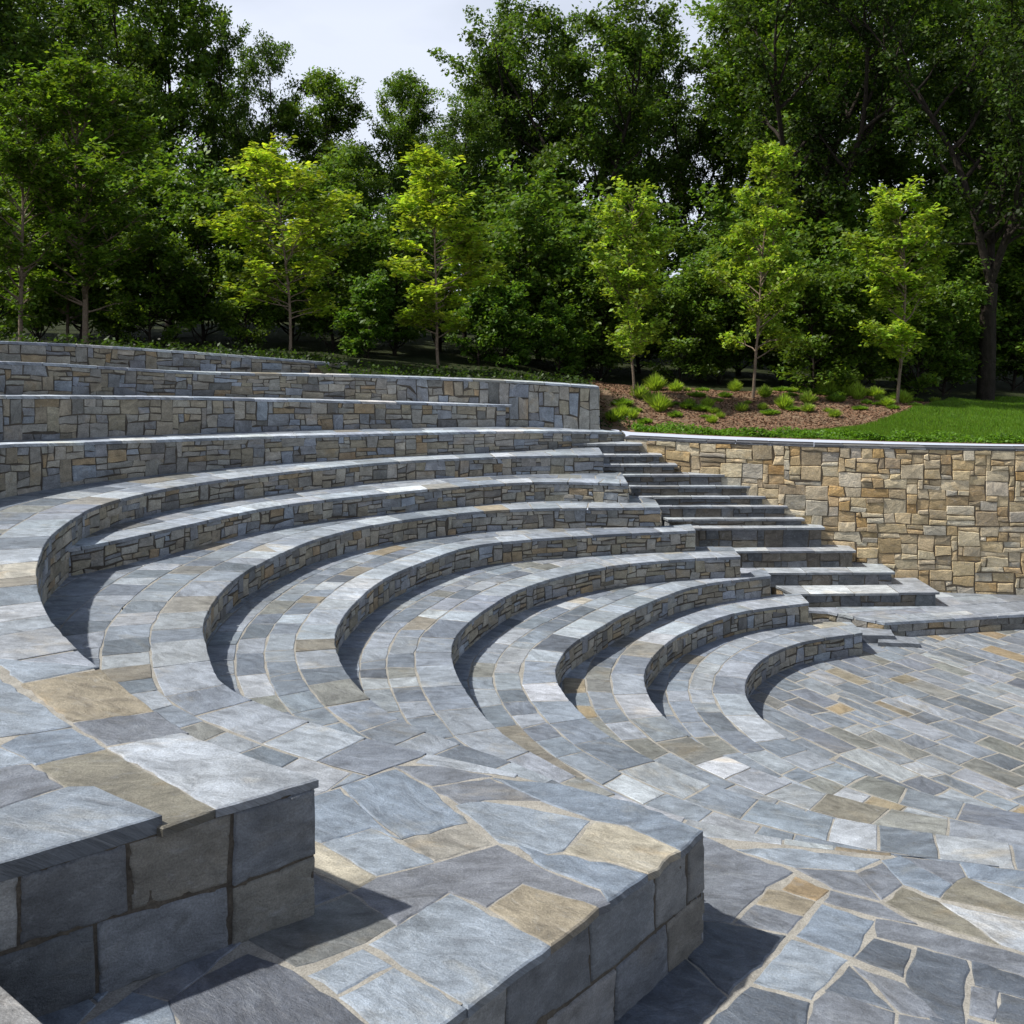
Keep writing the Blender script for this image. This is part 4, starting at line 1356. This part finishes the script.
def make_tree(seed, H_, base_frac, spread, shape, nlimb, leaf, nleaf, cl_r, trunk_r, col, wob=0.06, dens=1.0, fork=False, flat=0.5, seg=7, updir=0.55):
    """returns (trunk mesh, crown mesh)"""
    rng = np.random.default_rng(seed)
    V, F = [], []
    tips = []
    leaders = []
    if fork:
        fk = H_*rng.uniform(0.16, 0.26)
        t = limb((0, 0, -0.3), (rng.normal(0, .05), rng.normal(0, .05), 1), fk+0.3, 4, 0.04, rng=rng)
        tube(V, F, t, np.linspace(trunk_r*1.25, trunk_r, len(t)), seg)
        for a0 in np.linspace(0, 2*math.pi, 4)[:-1]+rng.uniform(0, 2):
            ld = limb(t[-1], (math.cos(a0)*0.42, math.sin(a0)*0.42, 1), (H_-fk)*rng.uniform(0.82, 0.98), 9, 0.09, 0.03, rng)
            rr = np.linspace(trunk_r*0.62, 0.03, len(ld)); tube(V, F, ld, rr, 6)
            leaders.append((ld, rr))
    else:
        t = limb((0, 0, -0.3), (rng.normal(0, .03), rng.normal(0, .03), 1), H_*0.97+0.3, 12, wob*0.5, 0.05, rng)
        rr = np.interp(np.linspace(0, 1, len(t)), [0, 0.06, 0.5, 1], [trunk_r*1.35, trunk_r, trunk_r*0.6, 0.012])
        tube(V, F, t, rr, seg)
        leaders.append((t, rr))
    for li, (ld, rr) in enumerate(leaders):
        nl = nlimb//len(leaders)
        for i in range(nl):
            f = (i+rng.random())/nl
            h = base_frac + (1-base_frac)*f
            k = h if not fork else max(0.12, f)
            idx = k*(len(ld)-1); i0 = int(min(idx, len(ld)-2)); p = ld[i0]+(ld[i0+1]-ld[i0])*(idx-i0)
            prof = shape(f)
            L = spread*prof*rng.uniform(0.65, 1.15)*(0.75 if fork else 1)
            if L < 0.15: L = 0.15
            az = rng.uniform(0, 2*math.pi)+i*2.4
            up = updir*rng.uniform(0.6, 1.4)+0.5*f
            b = limb(p, (math.cos(az), math.sin(az), up), L, 5, 0.14, 0.02, rng)
            r0 = max(0.012, min(np.interp(k, [0, 1], [trunk_r*0.5, 0.02]), L*0.03+0.008))
            tube(V, F, b, np.linspace(r0, 0.008, len(b)), 5)
            nsub = max(2, int(L/cl_r*1.3))
            for s in range(nsub):
                g = 0.3+0.7*(s+rng.random())/nsub
                idx = g*(len(b)-1); j0 = int(min(idx, len(b)-2)); q = b[j0]+(b[j0+1]-b[j0])*(idx-j0)
                d = b[-1]-b[0]; d /= np.linalg.norm(d)
                az2 = rng.uniform(-1.3, 1.3); 
                dd = np.array([d[0]*math.cos(az2)-d[1]*math.sin(az2), d[0]*math.sin(az2)+d[1]*math.cos(az2), d[2]+rng.normal(0, .25)])
                sb = limb(q, dd, cl_r*rng.uniform(0.8, 2.0), 3, 0.15, 0.0, rng)
                tube(V, F, sb, np.linspace(max(0.008, r0*0.4), 0.005, 4), 4)
                tips.append(sb[-1]); tips.append(sb[2])
            tips.append(b[-1])
    tips = np.array(tips)
    per = max(4, int(nleaf/len(tips)))
    n = per*len(tips)
    cb = rng.uniform(0.4, 1.6, len(tips))       # some clumps lighter, some darker
    ctr = np.repeat(tips, per, axis=0)
    sz = np.repeat(rng.uniform(0.6, 1.4, len(tips)), per)[:, None]*cl_r
    offs = rng.normal(0, 1, (n, 3)); offs /= np.linalg.norm(offs, axis=1)[:, None]; offs *= (rng.random((n, 1))**0.5)*sz
    offs[:, 2] *= 0.55
    C = ctr+offs
    cols = np.array(col)*np.repeat(cb, per)[:, None]*rng.uniform(0.7, 1.35, (n, 1))
    cols[:, 0] *= rng.uniform(0.85, 1.2, n)
    keep = C[:, 2] > 0.15
    C = C[keep]; cols = cols[keep]
    global RNG
    old = RNG; RNG = rng
    Vc = leaf_cards(C, leaf, cols, flat)
    RNG = old
    return (V, F), (Vc, cols)

def place_tree(name, proto, x, y, s, rz, label, group, cat='tree', sz=None, z=None, bark=None, leafm=None, lean=0):
    root = thing(name, label, cat, group, (x, y, (gz(x, y) if z is None else z)-0.05))
    root.rotation_euler = (0, lean, rz)
    root.scale = (s, s, sz or s)
    for nm, me in proto:
        o = bpy.data.objects.new(nm, me)
        link(o, root)
    return root

def proto_tree(*a, bark=None, leafm=None, **kw):
    (V, F), (Vc, cols) = make_tree(*a, **kw)
    me = bpy.data.meshes.new('trunk'); me.from_pydata(V, [], F); me.materials.append(bark or M_bark); me.update()
    me.polygons.foreach_set('use_smooth', [True]*len(me.polygons))
    o = quads_obj('crown', Vc, 4, cols, leafm or M_leafD)
    cm = o.data
    bpy.data.objects.remove(o)
    return [('trunk', me), ('crown', cm)]

oval = lambda f: math.sin(math.pi*min(1, max(0, 0.12+0.86*f)))**0.75
cone = lambda f: (1-f)**0.75*min(1, 0.45+f*3.0)+0.04
broad = lambda f: 0.55+0.45*math.sin(math.pi*f) if f < 0.9 else 0.5

# forest
G1 = (0.085, 0.15, 0.026); G2 = (0.10, 0.175, 0.026); G3 = (0.10, 0.17, 0.024); G4 = (0.040, 0.075, 0.014)
big = [
 proto_tree(1, 18, 0.16, 5.6, oval, 60, 0.26, 42000, 0.85, 0.26, G2),
 proto_tree(2, 18, 0.10, 5.2, broad, 66, 0.26, 46000, 0.8, 0.24, G1),
 proto_tree(3, 19, 0.2, 6.0, broad, 60, 0.24, 46000, 0.85, 0.32, G1, fork=True),
 proto_tree(4, 15, 0.08, 4.6, oval, 60, 0.24, 40000, 0.75, 0.2, G3),
 proto_tree(5, 20, 0.25, 6.5, broad, 54, 0.24, 27000, 0.75, 0.36, G4, fork=True),
]
shrubs = [
 proto_tree(21, 3.2, 0.05, 1.7, oval, 30, 0.15, 9000, 0.36, 0.05, G3, leafm=M_leafS),
 proto_tree(22, 4.2, 0.05, 2.0, broad, 36, 0.17, 12000, 0.45, 0.06, G2),
 proto_tree(23, 2.4, 0.05, 1.2, cone, 26, 0.14, 6000, 0.3, 0.04, (0.10, 0.19, 0.028), leafm=M_leafS),
]
def X(px, Y): return (px-512)*Y/1000.0
FG = 'tall forest trees behind the amphitheatre'
forest = [ # px, Y, proto, screen top, width factor, label
 (-45, 36, 1, -90, 1.0, 'dark tree cut by the left edge, reaching above the frame'),
 (35, 42, 2, -80, 0.95, 'tall dark forked tree in the top left corner'),
 (110, 38, 3, 70, 0.85, 'mid green tree at far left, lit from above, with lower rounded crown'),
 (170, 46, 0, -35, 0.8, 'tall full tree left of the first bright sapling'),
 (228, 48, 2, 0, 0.62, 'tall tree whose open crown borders the sky gap on the left'),
 (322, 47, 3, 72, 0.85, 'rounded tree directly below the wide sky gap'),
 (395, 49, 0, 78, 0.7, 'tree with a flat topped crown in the dip of the skyline'),
 (350, 41, 3, 150, 0.9, 'shorter dense tree between the first two bright saplings'),
 (465, 44, 1, 120, 0.8, 'dense tree right of the second bright sapling'),
 (520, 48, 2, -20, 0.72, 'tall tree on the right side of the sky gap'),
 (590, 45, 2, -45, 0.85, 'tall open tree with visible spreading limbs at centre'),
 (690, 50, 4, 25, 0.62, 'lacy tree with sky showing through it right of centre'),
 (790, 46, 0, -60, 0.9, 'large tree right of the lacy one, under the small sky notch'),
 (818, 39, 4, -90, 0.85, 'very tall dark tree with a straight bare trunk right of the tallest sapling'),
 (890, 44, 1, -60, 0.95, 'massive dark tree filling the upper right'),
 (985, 33, 4, -110, 0.8, 'dark forked tree with a thick trunk near the right edge'),
 (1070, 38, 2, -80, 0.9, 'dark tree cut by the right edge'),
 (945, 50, 0, -50, 0.9, 'tall tree behind the thick forked trunk at right'),
 (545, 55, 3, 190, 1.1, 'distant tree low behind the third sapling'),
 (75, 52, 0, -40, 0.9, 'tree standing deepest in the left corner of the wood'),
 (255, 54, 1, 130, 0.8, 'dark tree deep behind the first bright sapling'),
 (1035, 55, 1, -30, 0.9, 'dark distant tree at the right edge of the wood'),
 (430, 57, 1, 150, 0.8, 'distant dark tree filling behind the second sapling'),
 (640, 57, 3, 240, 1.2, 'low distant tree beneath the lacy crown'),
 (488, 50, 3, 60, 0.75, 'rounded tree at the right rim of the sky gap'),
 (735, 53, 0, 10, 0.8, 'tree filling the skyline between the lacy crown and the dark tall one'),
 (625, 54, 0, 40, 0.6, 'slim tree standing behind the open centre tree'),
]
rr = random.Random(5)
BH = [18, 18, 19, 15, 20]
for px, Y, k, ytop, wf, lab in forest:
    s = ((EYE+(330-ytop)*Y/1000)-gz(X(px, Y), Y))/(BH[k]*1.03)
    place_tree('forest_tree', big[k], X(px, Y), Y, s*wf, rr.uniform(0, 6.28), lab, FG, sz=s)
SG = 'shrubs along the forest edge'
shl = [(-5, 29, 0, 1.0), (38, 31, 1, 1.0), (118, 31, 1, 0.95), (150, 30, 0, 0.9), (205, 33, 1, 1.1), (248, 31, 0, 0.8), (335, 32, 1, 0.95), (368, 30, 2, 0.95), (395, 33, 1, 1.0), (478, 31, 2, 0.95), (505, 31, 2, 1.05), (520, 34, 1, 1.1),
       (560, 32, 2, 0.9), (578, 34, 1, 1.0), (600, 33.5, 1, 0.8), (680, 33, 0, 0.85), (718, 34, 1, 0.9), (700, 34, 1, 0.8), (782, 34, 1, 1.0), (815, 31.5, 0, 1.05), (848, 32, 0, 1.1), (862, 34, 1, 0.95), (915, 33, 0, 1.0), (942, 33.5, 1, 0.85), (1012, 37, 1, 1.0), (1040, 37, 1, 1.0),
       (80, 35, 1, 1.3), (170, 36, 1, 1.3), (290, 36, 1, 1.3), (440, 37, 1, 1.3), (540, 38, 1, 1.4), (640, 38, 1, 1.3), (740, 38, 1, 1.3), (830, 38, 1, 1.4), (925, 38, 1, 1.4), (980, 41, 1, 1.3)]
where = ['at the left edge', 'behind the leafy left tree', 'left of the first bright sapling', 'just right of the first bright sapling', 'between the first two bright saplings', 'just right of the second bright sapling', 'left of the third sapling', 'between third and tallest saplings', 'right of the tallest sapling', 'around the last sapling', 'at the right edge']
def wh(px):
    for lim, w in zip((40, 120, 280, 345, 430, 530, 625, 740, 860, 960, 3000), where):
        if px < lim: return w
kn = ['rounded light green shrub', 'dense dark green shrub', 'small upright yellow green shrub']
seen = {}
for px, Y, k, s in shl:
    base = kn[k]+' '+wh(px)
    if Y >= 35: base = 'tall dark thicket shrub deeper in the wood '+wh(px)
    seen[base] = seen.get(base, 0)+1
    if seen[base] > 1:
        base += [', farther back', ', farthest one'][min(1, seen[base]-2)]
    place_tree('forest_shrub', shrubs[k], X(px, Y), Y, s, rr.uniform(0, 6.28), base, SG, 'shrub')

# dark wood far behind
pts = []
N = 60000
x = RNG.uniform(-60, 60, N); y = RNG.uniform(62, 74, N)
hmax = 6+1.5*np.sin(x*0.35)+1.0*np.sin(x*0.9+1)
z = 4+RNG.random(N)*hmax
pts = np.stack([x, y, z], 1)
c = np.array([0.02, 0.045, 0.012])*RNG.uniform(0.5, 1.5, (N, 1))
o = quads_obj('distant_wood', leaf_cards(pts, 0.75, c, 0.2, 0.7), 4, c, M_leafD)
tag(o, 'dark distant wood closing the view behind the forest trees', 'woodland', kind='stuff')

# planted saplings
YG = (0.30, 0.40, 0.045); YG2 = (0.25, 0.36, 0.045)
sap = [
 proto_tree(31, 6.2, 0.22, 1.75, oval, 44, 0.17, 8500, 0.32, 0.042, YG, bark=M_bark2, leafm=M_leafS, flat=1.0, updir=0.35),
 proto_tree(32, 6.4, 0.2, 1.6, cone, 46, 0.17, 8500, 0.30, 0.042, YG, bark=M_bark2, leafm=M_leafS, flat=1.0, updir=0.3),
 proto_tree(33, 6.2, 0.2, 1.5, oval, 46, 0.15, 9500, 0.28, 0.042, YG2, bark=M_bark2, leafm=M_leafS, flat=0.7),
 proto_tree(34, 7.4, 0.2, 1.9, cone, 56, 0.15, 12500, 0.28, 0.045, YG2, bark=M_bark2, leafm=M_leafS, flat=0.6, updir=0.7),
 proto_tree(35, 8.5, 0.16, 2.6, oval, 60, 0.17, 17000, 0.36, 0.085, (0.11, 0.19, 0.022), bark=M_bark2, leafm=M_leafS, flat=0.8),
]
SP = 'young trees planted behind the amphitheatre'
def sapling(k, px, Y, ytop, lab, wid=1.0, dx=0):
    x = X(px, Y); z0 = gz(x, Y)
    Ht = (EYE+(330-ytop)*Y/1000)-z0
    H0 = [6.2, 6.4, 6.2, 7.4, 8.5][k]
    s = Ht/H0
    place_tree('young_tree', sap[k], x, Y, s*wid, rr.uniform(0, 6.28), lab, SP, sz=s)
sapling(0, 291, 27, 152, 'bright yellow-green sapling farthest left of the bright five, with a rounded crown', 1.25)
sapling(1, 439, 27.5, 155, 'bright yellow-green sapling with a slim layered crown left of centre', 1.2)
sapling(2, 635, 27.5, 192, 'sapling nearest the tall wall corner, oval crown and thin trunk in mulch', 1.05)
sapling(3, 752, 28.5, 143, 'tallest planted young tree, conical crown above the mulch bed', 1.0)
sapling(2, 897, 29, 190, 'rightmost planted sapling, rounded crown near the lawn', 1.2)
sapling(4, 86, 27.5, 70, 'larger leafy young tree at left with a slim brown trunk', 1.15)
sapling(4, 20, 26, 95, 'leafy young tree at the left frame edge above the terrace walls', 0.95)
sapling(4, 68, 31, 150, 'second slim trunked young tree standing behind the larger one at left', 0.9)
